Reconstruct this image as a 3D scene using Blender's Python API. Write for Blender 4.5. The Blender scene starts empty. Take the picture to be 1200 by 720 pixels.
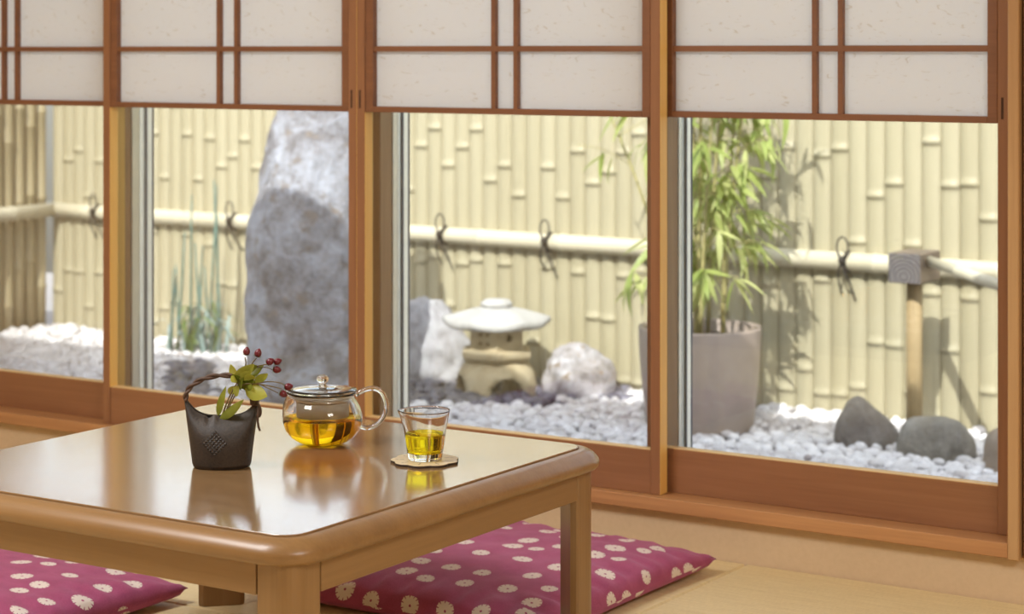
import bpy, bmesh, math, random
import numpy as np
from mathutils import Vector, Matrix, noise
R = math.radians
scene = bpy.context.scene
COL = scene.collection

# ------------------------------------------------------------------ camera
F_PX, CX, HY, YAW, EYE = 2450.0, 600.0, 60.0, R(32.6), 1.0
cam_d = bpy.data.cameras.new('camera')
cam = bpy.data.objects.new('camera', cam_d)
COL.objects.link(cam)
cam.location = (0, 0, EYE)
cam.rotation_euler = (R(90), 0, YAW)
cam_d.sensor_fit = 'HORIZONTAL'
cam_d.sensor_width = 36.0
cam_d.lens = 36.0 * F_PX / 1200.0
cam_d.shift_y = -(360.0 - HY) / 1200.0
cam_d.clip_start = 0.05
cam_d.clip_end = 200
cam_d.dof.use_dof = True
cam_d.dof.focus_distance = 3.25
cam_d.dof.aperture_fstop = 6.3
scene.camera = cam

# ------------------------------------------------------------------ light
SUN_DIR = Vector((-0.175, 0.70, -0.69)).normalized()      # the way the sunlight travels
world = bpy.data.worlds.new('world')
scene.world = world
world.use_nodes = True
wn = world.node_tree.nodes
wl = world.node_tree.links
wn.clear()
sky = wn.new('ShaderNodeTexSky')
sky.sky_type = 'NISHITA'
sky.sun_disc = False
sky.sun_elevation = R(44)
sky.sun_rotation = math.atan2(-SUN_DIR.x, -SUN_DIR.y)
sky.air_density = 1.0
sky.dust_density = 2.0
sky.ozone_density = 1.0
bg = wn.new('ShaderNodeBackground')
bg.inputs['Strength'].default_value = 0.57
wo = wn.new('ShaderNodeOutputWorld')
hs = wn.new('ShaderNodeHueSaturation')
hs.inputs['Saturation'].default_value = 0.5
wl.new(sky.outputs['Color'], hs.inputs['Color'])
wl.new(hs.outputs['Color'], bg.inputs['Color'])
wl.new(bg.outputs['Background'], wo.inputs['Surface'])

sd = bpy.data.lights.new('sun', 'SUN')
sd.energy = 6.8
sd.angle = R(0.6)
sd.color = (1.0, 0.97, 0.92)
sun = bpy.data.objects.new('sun', sd)
COL.objects.link(sun)
sun.location = (0, 0, 8)
sun.rotation_euler = SUN_DIR.to_track_quat('-Z', 'Y').to_euler()

FILL_LAMP_POWER = 47.0
scene.view_settings.view_transform = 'Standard'
scene.view_settings.look = 'None'
scene.view_settings.exposure = 0.0
scene.view_settings.gamma = 1.0
scene.view_settings.use_curve_mapping = False
scene.cycles.sample_clamp_indirect = 6.0
scene.cycles.max_bounces = 16
scene.cycles.transmission_bounces = 16
scene.cycles.transparent_max_bounces = 24
scene.cycles.diffuse_bounces = 5
scene.cycles.glossy_bounces = 6

# ------------------------------------------------------------------ materials
def lin(c):
    return tuple(((x / 255.0) / 12.92 if x / 255.0 <= 0.04045 else ((x / 255.0 + 0.055) / 1.055) ** 2.4) for x in c)

class NT:
    def __init__(self, name):
        self.m = bpy.data.materials.new(name)
        self.m.use_nodes = True
        self.t = self.m.node_tree
        self.t.nodes.clear()
        self.out = self.n('ShaderNodeOutputMaterial')
    def n(self, kind, **kw):
        x = self.t.nodes.new(kind)
        for k, v in kw.items():
            setattr(x, k, v)
        return x
    def l(self, a, b):
        self.t.links.new(a, b)
    def coords(self, scale=(1, 1, 1), kind='Object', rot=(0, 0, 0)):
        tc = self.n('ShaderNodeTexCoord')
        mp = self.n('ShaderNodeMapping')
        mp.inputs['Scale'].default_value = scale
        mp.inputs['Rotation'].default_value = rot
        self.l(tc.outputs[kind], mp.inputs['Vector'])
        return mp.outputs['Vector']
    def noise(self, vec, scale, detail=4, rough=0.55, dist=0.0):
        x = self.n('ShaderNodeTexNoise')
        x.inputs['Scale'].default_value = scale
        x.inputs['Detail'].default_value = detail
        x.inputs['Roughness'].default_value = rough
        x.inputs['Distortion'].default_value = dist
        self.l(vec, x.inputs['Vector'])
        return x
    def ramp(self, fac, stops):
        x = self.n('ShaderNodeValToRGB')
        e = x.color_ramp.elements
        while len(e) < len(stops):
            e.new(0.5)
        for el, (p, c) in zip(e, stops):
            el.position = p
            el.color = (c[0], c[1], c[2], 1)
        self.l(fac, x.inputs['Fac'])
        return x.outputs['Color']
    def bump(self, height, strength, dist=0.002, normal=None):
        x = self.n('ShaderNodeBump')
        x.inputs['Strength'].default_value = strength
        x.inputs['Distance'].default_value = dist
        self.l(height, x.inputs['Height'])
        if normal is not None:
            self.l(normal, x.inputs['Normal'])
        return x.outputs['Normal']
    def math(self, op, a, b=None):
        x = self.n('ShaderNodeMath', operation=op)
        for i, v in enumerate((a, b)):
            if v is None:
                continue
            if isinstance(v, (int, float)):
                x.inputs[i].default_value = v
            else:
                self.l(v, x.inputs[i])
        return x.outputs[0]
    def mix(self, fac, a, b, blend='MIX'):
        x = self.n('ShaderNodeMixRGB', blend_type=blend)
        for i, v in enumerate((fac, a, b)):
            if isinstance(v, (int, float)):
                x.inputs[i].default_value = v
            elif isinstance(v, tuple):
                x.inputs[i].default_value = (v[0], v[1], v[2], 1)
            else:
                self.l(v, x.inputs[i])
        return x.outputs['Color']
    def bsdf(self, color=None, rough=0.5, normal=None, **kw):
        b = self.n('ShaderNodeBsdfPrincipled')
        if isinstance(color, tuple):
            b.inputs['Base Color'].default_value = (color[0], color[1], color[2], 1)
        elif color is not None:
            self.l(color, b.inputs['Base Color'])
        if isinstance(rough, (int, float)):
            b.inputs['Roughness'].default_value = rough
        else:
            self.l(rough, b.inputs['Roughness'])
        if normal is not None:
            self.l(normal, b.inputs['Normal'])
        for k, v in kw.items():
            b.inputs[k].default_value = v
        return b
    def done(self, shader):
        self.l(shader.outputs[0], self.out.inputs['Surface'])
        return self.m

def wood(name, dark, light, axis=2, rough=0.45, scale=1.0, coat=0.0, fine=0.35, spec=0.5, kind='Object'):
    t = NT(name)
    s = [14 * scale] * 3
    s[axis] = 0.8 * scale
    v = t.coords(tuple(s), kind)
    n1 = t.noise(v, 1.6, 3, 0.5, 0.6)
    s2 = [160 * scale] * 3
    s2[axis] = 5 * scale
    v2 = t.coords(tuple(s2), kind)
    n2 = t.noise(v2, 1.0, 3, 0.6)
    f = t.math('ADD', t.math('MULTIPLY', n1.outputs['Fac'], 1 - fine), t.math('MULTIPLY', n2.outputs['Fac'], fine))
    c = t.ramp(f, [(0.34, dark), (0.66, light)])
    nr = t.bump(n2.outputs['Fac'], 0.12, 0.001)
    b = t.bsdf(c, rough, nr)
    b.inputs['Coat Weight'].default_value = coat
    b.inputs['Coat Roughness'].default_value = 0.12
    b.inputs['Specular IOR Level'].default_value = spec
    return t.done(b)

M = {}
PD, PL = (0.261, 0.116, 0.052), (0.347, 0.162, 0.076)
M['wood_v'] = wood('cedar_vertical', PD, PL, 2)
M['wood_h'] = wood('cedar_horizontal', PD, PL, 0)
M['sill_wood'] = wood('sill_pine', (0.40, 0.185, 0.075), (0.56, 0.29, 0.125), 0)
M['jamb_wood'] = wood('jamb_cedar', (0.42, 0.235, 0.10), (0.54, 0.33, 0.155), 2)
M['edge_wood'] = wood('painted_light_edge_v', (0.819, 0.490, 0.128), (0.924, 0.600, 0.187), 2)  # door wood made paler: garden light on the stile sides, put into the colour
M['lit_edge_wood_h'] = wood('painted_light_edge_h', (0.74, 0.49, 0.21), (0.84, 0.59, 0.28), 0)  # paler tone for the rail tops, daylight painted into the colour
M['sash_wood'] = wood('sash_cedar', (0.20, 0.083, 0.038), (0.27, 0.115, 0.053), 0)
TD, TL = (0.269, 0.152, 0.065), (0.352, 0.216, 0.104)
M['table_x'] = wood('table_wood_x', (0.234, 0.127, 0.048), (0.302, 0.171, 0.069), 0, 0.34, 1.0, 0.1)
M['table_y'] = wood('table_wood_y', (0.234, 0.127, 0.048), (0.302, 0.171, 0.069), 1, 0.34, 1.0, 0.1)
M['table_z'] = wood('table_wood_z', (0.234, 0.127, 0.048), (0.302, 0.171, 0.069), 2, 0.32, 1.0, 0.2)
M['table_top'] = wood('table_top_wood', TD, TL, 0, 0.16, 1.0, 1.0, 0.5)
M['table_top'].node_tree.nodes['Principled BSDF'].inputs['Coat IOR'].default_value = 1.46

def paper():
    t = NT('shoji_paper')
    v = t.coords((1, 1, 1))
    n = t.noise(v, 60, 6, 0.7)
    n2 = t.noise(t.coords((26, 26, 70), rot=(0, 0.5, 0)), 1.0, 2, 0.5, 2.5)
    fib = t.ramp(n2.outputs['Fac'], [(0.25, (0.78, 0.75, 0.70)), (0.36, (0.945, 0.955, 0.97))])
    c = t.mix(t.math('MULTIPLY', n.outputs['Fac'], 0.2), fib, (0.84, 0.84, 0.84))
    d = t.n('ShaderNodeBsdfDiffuse')
    tr = t.n('ShaderNodeBsdfTranslucent')
    t.l(c, d.inputs['Color'])
    t.l(c, tr.inputs['Color'])
    mx = t.n('ShaderNodeMixShader')
    mx.inputs[0].default_value = 0.52
    t.l(d.outputs[0], mx.inputs[1])
    t.l(tr.outputs[0], mx.inputs[2])
    return t.done(mx)
M['paper'] = paper()

def pane_glass():
    t = NT('window_glass')
    a = t.n('ShaderNodeBsdfTransparent')
    a.inputs['Color'].default_value = (0.975, 0.985, 0.98, 1)
    g = t.n('ShaderNodeBsdfGlossy')
    g.inputs['Roughness'].default_value = 0.0
    fr = t.n('ShaderNodeFresnel')
    fr.inputs['IOR'].default_value = 1.35
    mx = t.n('ShaderNodeMixShader')
    t.l(fr.outputs[0], mx.inputs[0])
    t.l(a.outputs[0], mx.inputs[1])
    t.l(g.outputs[0], mx.inputs[2])
    return t.done(mx)
M['pane'] = pane_glass()

def plaster(name, c1, c2, sc=90, b=0.25):
    t = NT(name)
    v = t.coords()
    n = t.noise(v, sc, 5, 0.65)
    n2 = t.noise(v, 3, 3)
    c = t.ramp(t.math('ADD', t.math('MULTIPLY', n.outputs['Fac'], .5), t.math('MULTIPLY', n2.outputs['Fac'], .5)), [(0.3, c1), (0.7, c2)])
    return t.done(t.bsdf(c, 0.9, t.bump(n.outputs['Fac'], b, 0.002)))
M['wall'] = plaster('beige_plaster', (0.60, 0.45, 0.285), (0.68, 0.52, 0.345))
M['ceiling'] = plaster('ceiling_board', (0.732, 0.686, 0.608), (0.802, 0.766, 0.704), 40, 0.1)
M['outer_wall'] = plaster('outer_render', (0.66, 0.62, 0.55), (0.72, 0.68, 0.6), 60, 0.3)
M['roof'] = plaster('roof_sheet', (0.10, 0.10, 0.11), (0.13, 0.13, 0.14), 20, 0.1)

def tatami():
    t = NT('tatami_weave')
    v = t.coords()
    w = t.n('ShaderNodeTexWave', wave_type='BANDS', bands_direction='Y')
    w.inputs['Scale'].default_value = 95
    w.inputs['Distortion'].default_value = 0.3
    t.l(v, w.inputs['Vector'])
    n = t.noise(t.coords((6, 90, 6)), 1.5, 4, 0.6)
    n2 = t.noise(t.coords((260, 60, 60)), 1.0, 2)
    f = t.math('ADD', t.math('MULTIPLY', n.outputs['Fac'], 0.6), t.math('MULTIPLY', n2.outputs['Fac'], 0.4))
    c = t.ramp(f, [(0.3, (0.68, 0.535, 0.285)), (0.7, (0.84, 0.69, 0.405))])
    oi = t.n('ShaderNodeObjectInfo')
    c = t.mix(t.math('MULTIPLY', oi.outputs['Random'], 0.3), c, (0.78, 0.61, 0.31))
    return t.done(t.bsdf(c, 0.62, t.bump(w.outputs['Fac'], 0.25, 0.0012)))
M['tatami'] = tatami()

def simple(name, c, rough=0.5, metal=0.0, nscale=0, var=0.15, bump=0.0, **kw):
    t = NT(name)
    if nscale:
        n = t.noise(t.coords(), nscale, 5, 0.6)
        col = t.ramp(n.outputs['Fac'], [(0.3, tuple(x * (1 - var) for x in c)), (0.7, tuple(min(1, x * (1 + var)) for x in c))])
        nr = t.bump(n.outputs['Fac'], bump, 0.004) if bump else None
        b = t.bsdf(col, rough, nr)
    else:
        b = t.bsdf(c, rough)
    b.inputs['Metallic'].default_value = metal
    for k, v in kw.items():
        b.inputs[k.replace('_', ' ')].default_value = v
    return t.done(b)

M['alu'] = simple('cream_aluminium', (0.90, 0.88, 0.80), 0.36, 0.75, 30, 0.04)
M['rubber'] = simple('grey_gasket', (0.13, 0.13, 0.14), 0.6, 0, 30, 0.1)
M['soil'] = simple('gravel_bed', (0.36, 0.34, 0.33), 0.95, 0, 60, 0.4, 0.6)
M['pot_soil'] = simple('potting_soil', (0.09, 0.06, 0.04), 0.95, 0, 80, 0.4, 0.6)

def bamboo(name, a, b_, axis=2, rough=0.45):
    t = NT(name)
    s = [60, 60, 60]
    s[axis] = 1.5
    n = t.noise(t.coords(tuple(s)), 1.0, 3, 0.6)
    n2 = t.noise(t.coords((1, 1, 1)), 4.0, 2)
    oi = t.n('ShaderNodeObjectInfo')
    f = t.math('ADD', t.math('MULTIPLY', n.outputs['Fac'], 0.5), t.math('MULTIPLY', n2.outputs['Fac'], 0.2))
    f = t.math('ADD', f, t.math('MULTIPLY', oi.outputs['Random'], 0.3))
    c = t.ramp(f, [(0.25, a), (0.75, b_)])
    return t.done(t.bsdf(c, rough))
M['bamboo'] = bamboo('fence_bamboo', (0.310, 0.275, 0.177), (0.360, 0.324, 0.220))
M['bamboo_side'] = bamboo('side_bamboo', (0.300, 0.245, 0.134), (0.371, 0.312, 0.190))
M['bamboo_rail'] = bamboo('rail_bamboo', (0.474, 0.427, 0.308), (0.537, 0.490, 0.371), 0, 0.4)
M['rope'] = simple('hemp_rope', (0.035, 0.03, 0.025), 0.9, 0, 300, 0.4, 0.4)
M['block_wood'] = wood('weathered_block_wood', (0.118, 0.091, 0.067), (0.190, 0.146, 0.103), 1, 0.8)
M['post_wood'] = wood('spout_post_wood', (0.269, 0.190, 0.091), (0.363, 0.269, 0.142), 2, 0.7)

def endgrain():
    t = NT('grey_end_grain')
    tc = t.coords((1, 1, 1))
    tc.node.inputs['Location'].default_value = (0.0, 0.0, -0.562)
    w = t.n('ShaderNodeTexWave', wave_type='RINGS', rings_direction='Y')
    w.inputs['Scale'].default_value = 26
    w.inputs['Distortion'].default_value = 2.5
    w.inputs['Detail'].default_value = 2
    t.l(tc, w.inputs['Vector'])
    c = t.ramp(w.outputs['Fac'], [(0.2, (0.055, 0.047, 0.046)), (0.8, (0.15, 0.135, 0.133))])
    return t.done(t.bsdf(c, 0.8))
M['endgrain'] = endgrain()

def stone(name, stops, scale=8, bumpk=0.6, rough=0.9, spots=None, obj_var=0.0, det=8):
    t = NT(name)
    v = t.coords()
    n = t.noise(v, scale, det, 0.68, 0.4)
    n2 = t.noise(v, scale * 9, 4, 0.6)
    f = t.math('ADD', t.math('MULTIPLY', n.outputs['Fac'], 0.75), t.math('MULTIPLY', n2.outputs['Fac'], 0.25))
    c = t.ramp(f, stops)
    if spots:
        n3 = t.noise(v, scale * 2.2, 3, 0.5)
        m = t.ramp(n3.outputs['Fac'], [(0.60, (0, 0, 0)), (0.70, (1, 1, 1))])
        c = t.mix(m, c, spots)
    if obj_var:
        oi = t.n('ShaderNodeObjectInfo')
        hs = t.n('ShaderNodeHueSaturation')
        t.l(t.math('ADD', t.math('MULTIPLY', oi.outputs['Random'], obj_var), 1 - obj_var / 2), hs.inputs['Value'])
        t.l(c, hs.inputs['Color'])
        c = hs.outputs['Color']
    return t.done(t.bsdf(c, rough, t.bump(f, bumpk, 0.02)))
M['big_stone'] = stone('pale_blue_granite', [(0.33, (0.067, 0.063, 0.064)), (0.44, (0.181, 0.176, 0.191)), (0.60, (0.355, 0.373, 0.428))], 9, 1.0, 0.9, (0.201, 0.173, 0.158))
M['light_stone'] = stone('pale_stone', [(0.32, (0.205, 0.194, 0.198)), (0.48, (0.356, 0.348, 0.367)), (0.66, (0.474, 0.474, 0.498))], 14, 1.0)
M['round_stone'] = stone('speckled_stone', [(0.34, (0.079, 0.063, 0.047)), (0.45, (0.284, 0.261, 0.265)), (0.62, (0.458, 0.450, 0.478))], 12, 1.0, 0.9, (0.237, 0.158, 0.087))
M['dark_stone'] = stone('brown_grey_stone', [(0.34, (0.103, 0.087, 0.075)), (0.50, (0.166, 0.146, 0.130)), (0.64, (0.245, 0.229, 0.213))], 11, 0.9, 0.75)
M['grey_stone'] = stone('grey_green_stone', [(0.34, (0.142, 0.126, 0.103)), (0.50, (0.221, 0.205, 0.178)), (0.64, (0.316, 0.304, 0.280))], 11, 0.9, 0.75)
M['basin_stone'] = stone('tan_stone', [(0.30, (0.221, 0.158, 0.111)), (0.50, (0.276, 0.221, 0.174)), (0.70, (0.316, 0.269, 0.229))], 9, 0.6)
M['lantern_stone'] = stone('lantern_stone', [(0.30, (0.344, 0.273, 0.161)), (0.50, (0.456, 0.379, 0.248)), (0.70, (0.536, 0.465, 0.329))], 16, 0.6)
M['lantern_white'] = stone('lantern_roof_stone', [(0.30, (0.326, 0.319, 0.306)), (0.50, (0.394, 0.387, 0.374)), (0.70, (0.448, 0.445, 0.435))], 16, 0.5)
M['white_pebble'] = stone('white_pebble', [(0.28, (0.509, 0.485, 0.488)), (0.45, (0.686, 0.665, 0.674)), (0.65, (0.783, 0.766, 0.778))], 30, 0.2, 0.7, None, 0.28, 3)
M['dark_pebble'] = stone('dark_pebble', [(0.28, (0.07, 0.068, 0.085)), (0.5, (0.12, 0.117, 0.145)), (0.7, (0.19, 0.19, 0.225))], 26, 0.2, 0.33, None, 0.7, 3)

def gravel_stuff():
    t = NT('gravel_pebbles')
    at = t.n('ShaderNodeAttribute', attribute_name='tone')
    n = t.noise(t.coords(), 60, 3)
    c = t.ramp(at.outputs['Fac'], [(0.0, (0.317, 0.268, 0.252)), (0.25, (0.541, 0.508, 0.503)), (0.7, (0.700, 0.679, 0.689)), (1.0, (0.783, 0.766, 0.780))])
    c = t.mix(0.25, c, t.ramp(n.outputs['Fac'], [(0.3, (0.5, 0.48, 0.48)), (0.7, (0.9, 0.88, 0.88))]), 'MULTIPLY')
    return t.done(t.bsdf(c, 0.75))
M['gravel'] = gravel_stuff()

def leafmat(name, a, b_, tr=0.45, rough=0.45):
    t = NT(name)
    oi = t.n('ShaderNodeObjectInfo')
    n = t.noise(t.coords(), 40, 3)
    f = t.math('ADD', t.math('MULTIPLY', oi.outputs['Random'], 0.6), t.math('MULTIPLY', n.outputs['Fac'], 0.4))
    c = t.ramp(f, [(0.2, a), (0.8, b_)])
    p = t.bsdf(c, rough)
    x = t.n('ShaderNodeBsdfTranslucent')
    t.l(c, x.inputs['Color'])
    mx = t.n('ShaderNodeMixShader')
    mx.inputs[0].default_value = tr
    t.l(p.outputs[0], mx.inputs[1])
    t.l(x.outputs[0], mx.inputs[2])
    return t.done(mx)
M['bamboo_leaf'] = leafmat('bamboo_leaf', (0.30, 0.38, 0.09), (0.56, 0.58, 0.25), 0.45)
M['culm'] = simple('bamboo_culm', (0.34, 0.30, 0.13), 0.5, 0, 20, 0.3)
M['sprig_leaf'] = leafmat('sprig_leaf', (0.13, 0.165, 0.014), (0.60, 0.62, 0.11), 0.62, 0.35)
M['sprig_stem'] = simple('sprig_stem', (0.17, 0.12, 0.04), 0.6, 0, 80, 0.3)
M['sepal'] = leafmat('sepal_green', (0.10, 0.13, 0.02), (0.20, 0.23, 0.04), 0.3)
M['berry'] = simple('red_berry', (0.125, 0.006, 0.018), 0.3, 0, 120, 0.3, 0.0, Coat_Weight=0.3)
M['rush'] = simple('rush_green', (0.092, 0.158, 0.130), 0.6, 0, 30, 0.3)
M['blade'] = leafmat('blue_green_blade', (0.170, 0.257, 0.243), (0.357, 0.437, 0.418), 0.3)
M['low_leaf'] = leafmat('low_green_leaf', (0.12, 0.20, 0.06), (0.28, 0.36, 0.12), 0.3)
M['pot'] = simple('taupe_planter', (0.332, 0.266, 0.227), 0.5, 0, 25, 0.06)

def vase_mat():
    t = NT('iron_brown_clay')
    v = t.coords()
    n = t.noise(v, 260, 4, 0.7)
    n2 = t.noise(v, 25, 4)
    c = t.ramp(t.math('ADD', t.math('MULTIPLY', n.outputs['Fac'], .6), t.math('MULTIPLY', n2.outputs['Fac'], .4)), [(0.35, (0.017, 0.013, 0.011)), (0.7, (0.058, 0.042, 0.032))])
    # diamond cross-hatching pressed into the front, as relief
    tc = t.n('ShaderNodeTexCoord')
    sx = t.n('ShaderNodeSeparateXYZ')
    t.l(tc.outputs['Object'], sx.inputs[0])
    dx = t.math('ADD', sx.outputs[0], 0.006)
    dz = t.math('SUBTRACT', sx.outputs[2], 0.041)
    ins = t.math('LESS_THAN', t.math('ADD', t.math('ABSOLUTE', dx), t.math('ABSOLUTE', dz)), 0.0200)
    ins = t.math('MULTIPLY', ins, t.math('LESS_THAN', sx.outputs[1], 0.0))
    h = t.math('MINIMUM', t.math('ABSOLUTE', t.math('SINE', t.math('MULTIPLY', t.math('ADD', dx, dz), 480))), t.math('ABSOLUTE', t.math('SINE', t.math('MULTIPLY', t.math('SUBTRACT', dx, dz), 480))))
    h = t.math('MULTIPLY', h, ins)
    nb = t.bump(h, 0.9, 0.0018)
    return t.done(t.bsdf(c, 0.5, t.bump(n.outputs['Fac'], 0.6, 0.0012, nb)))
M['vase'] = vase_mat()
M['vine'] = simple('vine_handle', (0.085, 0.047, 0.03), 0.6, 0, 150, 0.3, 0.3)

def glass_mat(name, c, ior=1.47, rough=0.0):
    t = NT(name)
    g = t.n('ShaderNodeBsdfGlass')
    g.inputs['Color'].default_value = (c[0], c[1], c[2], 1)
    g.inputs['Roughness'].default_value = rough
    g.inputs['IOR'].default_value = ior
    return t.done(g)
M['glass'] = glass_mat('clear_glass', (0.985, 0.985, 0.98), 1.47)
M['tea'] = glass_mat('amber_tea', (0.975, 0.73, 0.07), 1.33)
M['tea_light'] = glass_mat('yellow_green_tea', (0.985, 0.90, 0.12), 1.33)

def mesh_steel():
    t = NT('infuser_mesh')
    v = t.coords((1, 1, 1))
    w = t.n('ShaderNodeTexVoronoi', feature='F1')
    w.inputs['Scale'].default_value = 700
    w.inputs['Randomness'].default_value = 0.0
    t.l(v, w.inputs['Vector'])
    p = t.bsdf((0.78, 0.74, 0.64), 0.6)
    p.inputs['Metallic'].default_value = 0.25
    tr = t.n('ShaderNodeBsdfTransparent')
    mx = t.n('ShaderNodeMixShader')
    mx.inputs[0].default_value = 0.6
    t.l(tr.outputs[0], mx.inputs[1])
    t.l(p.outputs[0], mx.inputs[2])
    return t.done(mx)
M['infuser'] = mesh_steel()
M['steel'] = simple('brushed_steel', (0.62, 0.59, 0.53), 0.3, 0.9, 200, 0.05)
M['coaster'] = wood('coaster_wood', (0.62, 0.48, 0.27), (0.76, 0.62, 0.40), 0, 0.4)
M['coaster_edge'] = simple('charred_edge', (0.045, 0.028, 0.018), 0.7, 0, 200, 0.2)
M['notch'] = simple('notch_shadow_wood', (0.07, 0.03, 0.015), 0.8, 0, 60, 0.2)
M['fill_lamp_body'] = simple('fill_lamp_white_resin', (0.8, 0.78, 0.74), 0.4, 0, 20, 0.03)

ZS = 8.3
def zabuton():
    t = NT('shibori_cloth')
    tc = t.n('ShaderNodeTexCoord')
    vo = t.n('ShaderNodeTexVoronoi', feature='F1', voronoi_dimensions='2D')
    vo.inputs['Scale'].default_value = ZS
    vo.inputs['Randomness'].default_value = 0.55
    t.l(tc.outputs['UV'], vo.inputs['Vector'])
    sc = t.n('ShaderNodeVectorMath', operation='SCALE')
    sc.inputs['Scale'].default_value = ZS
    t.l(tc.outputs['UV'], sc.inputs[0])
    # vector from the ring's centre
    sub = t.n('ShaderNodeVectorMath', operation='SUBTRACT')
    pm = t.n('ShaderNodeVectorMath', operation='SCALE')
    pm.inputs['Scale'].default_value = ZS
    t.l(vo.outputs['Position'], pm.inputs[0])
    t.l(sc.outputs[0], sub.inputs[0])
    t.l(pm.outputs[0], sub.inputs[1])
    sx = t.n('ShaderNodeSeparateXYZ')
    t.l(sub.outputs[0], sx.inputs[0])
    ang = t.math('ARCTAN2', sx.outputs[1], sx.outputs[0])
    d = vo.outputs['Distance']
    rays = t.math('SINE', t.math('MULTIPLY', ang, 11.0))
    sp = t.n('ShaderNodeSeparateColor')
    t.l(vo.outputs['Color'], sp.inputs[0])
    rad = t.math('ADD', t.math('MULTIPLY', sp.outputs[0], 0.09), 0.185)
    rad = t.math('ADD', rad, t.math('MULTIPLY', rays, 0.008))
    q = t.math('DIVIDE', d, rad)
    disc = t.math('LESS_THAN', q, 1.0)
    core = t.math('GREATER_THAN', q, 0.13)
    thin = t.math('LESS_THAN', t.math('MULTIPLY', rays, t.math('SUBTRACT', q, 0.10)), 0.60)
    nn = t.noise(tc.outputs['UV'], 70, 3)
    keep = t.math('GREATER_THAN', nn.outputs['Fac'], 0.12)
    m = t.math('MULTIPLY', t.math('MULTIPLY', disc, core), t.math('MULTIPLY', thin, keep))
    n = t.noise(tc.outputs['UV'], 18, 4, 0.7)
    n2 = t.noise(tc.outputs['UV'], 260, 3, 0.7)
    f = t.math('ADD', t.math('MULTIPLY', n.outputs['Fac'], 0.45), t.math('MULTIPLY', n2.outputs['Fac'], 0.55))
    base = t.ramp(f, [(0.3, (0.268, 0.036, 0.106)), (0.7, (0.455, 0.088, 0.208))])
    c = t.mix(m, base, (0.78, 0.70, 0.62))
    p = t.bsdf(c, 0.85, t.bump(n2.outputs['Fac'], 0.3, 0.001))
    p.inputs['Sheen Weight'].default_value = 0.35
    p.inputs['Sheen Tint'].default_value = (0.9, 0.5, 0.7, 1)
    return t.done(p)
M['zabuton'] = zabuton()

# ------------------------------------------------------------------ helpers
def link(o, parent=None):
    COL.objects.link(o)
    if parent is not None:
        o.parent = parent
    return o

def tag(o, label=None, cat=None, group=None, kind=None):
    if label: o['label'] = label
    if cat: o['category'] = cat
    if group: o['group'] = group
    if kind: o['kind'] = kind
    return o

def thing(name, label, cat, loc=(0, 0, 0), rotz=0.0, group=None, kind=None):
    o = bpy.data.objects.new(name, None)
    o.empty_display_size = 0.05
    o.location = loc
    o.rotation_euler = (0, 0, rotz)
    link(o)
    return tag(o, label, cat, group, kind)

class MB:
    """collects vertices and faces for ONE mesh"""
    def __init__(self):
        self.v, self.f, self.s = [], [], []
    def add(self, vs, fs, smooth=False):
        k = len(self.v)
        self.v += [tuple(p) for p in vs]
        for f in fs:
            self.f.append(tuple(i + k for i in f))
            self.s.append(smooth)
        return self
    def bm(self, bm, smooth=False):
        bm.verts.index_update()
        self.add([p.co for p in bm.verts], [[q.index for q in f.verts] for f in bm.faces], smooth)
        bm.free()
        return self
    def box(self, x0, x1, y0, y1, z0, z1, bev=0.0, seg=1):
        bm = bmesh.new()
        bmesh.ops.create_cube(bm, size=1.0)
        for p in bm.verts:
            p.co = Vector(((x0 + x1) / 2 + p.co.x * (x1 - x0), (y0 + y1) / 2 + p.co.y * (y1 - y0), (z0 + z1) / 2 + p.co.z * (z1 - z0)))
        if bev:
            bmesh.ops.bevel(bm, geom=list(bm.edges), offset=bev, segments=seg, profile=0.5, affect='EDGES')
        return self.bm(bm)
    def rings(self, rings, closed=True, caps=True, smooth=True, loop=False):
        """rings: lists of equal numbers of points, joined one to the next"""
        n = len(rings[0])
        vs = [p for r in rings for p in r]
        fs = []
        m = len(rings)
        for i in range(m if loop else m - 1):
            a, b = i * n, ((i + 1) % m) * n
            for j in range(n if closed else n - 1):
                k = (j + 1) % n
                fs.append((a + j, a + k, b + k, b + j))
        k0 = len(self.v)
        self.add(vs, fs, smooth)
        if caps and closed and not loop:
            self.f.append(tuple(k0 + j for j in reversed(range(n))))
            self.s.append(False)
            self.f.append(tuple(k0 + (m - 1) * n + j for j in range(n)))
            self.s.append(False)
        return self
    def lathe(self, prof, n=32, c=(0, 0, 0), smooth=True, caps=False, loop=False):
        rs = [[(c[0] + r * math.cos(2 * math.pi * j / n), c[1] + r * math.sin(2 * math.pi * j / n), c[2] + z) for j in range(n)] for r, z in prof]
        return self.rings(rs, True, caps, smooth, loop)
    def tube(self, pts, rad, n=8, caps=True, smooth=True, twist=0.0):
        pts = [Vector(p) for p in pts]
        if not hasattr(rad, '__len__'):
            rad = [rad] * len(pts)
        rs = []
        up = None
        for i, p in enumerate(pts):
            d = (pts[min(i + 1, len(pts) - 1)] - pts[max(i - 1, 0)])
            if d.length < 1e-9:
                d = Vector((0, 0, 1))
            d.normalize()
            if up is None:
                up = Vector((0, 0, 1)) if abs(d.z) < 0.9 else Vector((1, 0, 0))
            u = (up - d * up.dot(d))
            if u.length < 1e-6:
                u = d.orthogonal()
            u.normalize()
            up = u
            w = d.cross(u)
            rs.append([p + (u * math.cos(2 * math.pi * j / n) + w * math.sin(2 * math.pi * j / n)) * rad[i] for j in range(n)])
        return self.rings(rs, True, caps, smooth)
    def mesh(self, name, mat=None):
        me = bpy.data.meshes.new(name)
        me.from_pydata(self.v, [], self.f)
        me.polygons.foreach_set('use_smooth', self.s)
        if mat: me.materials.append(mat)
        me.update()
        return me
    def build(self, name, mat, parent=None, loc=None):
        o = bpy.data.objects.new(name, self.mesh(name, mat))
        if loc is not None: o.location = loc
        return link(o, parent)

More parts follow.
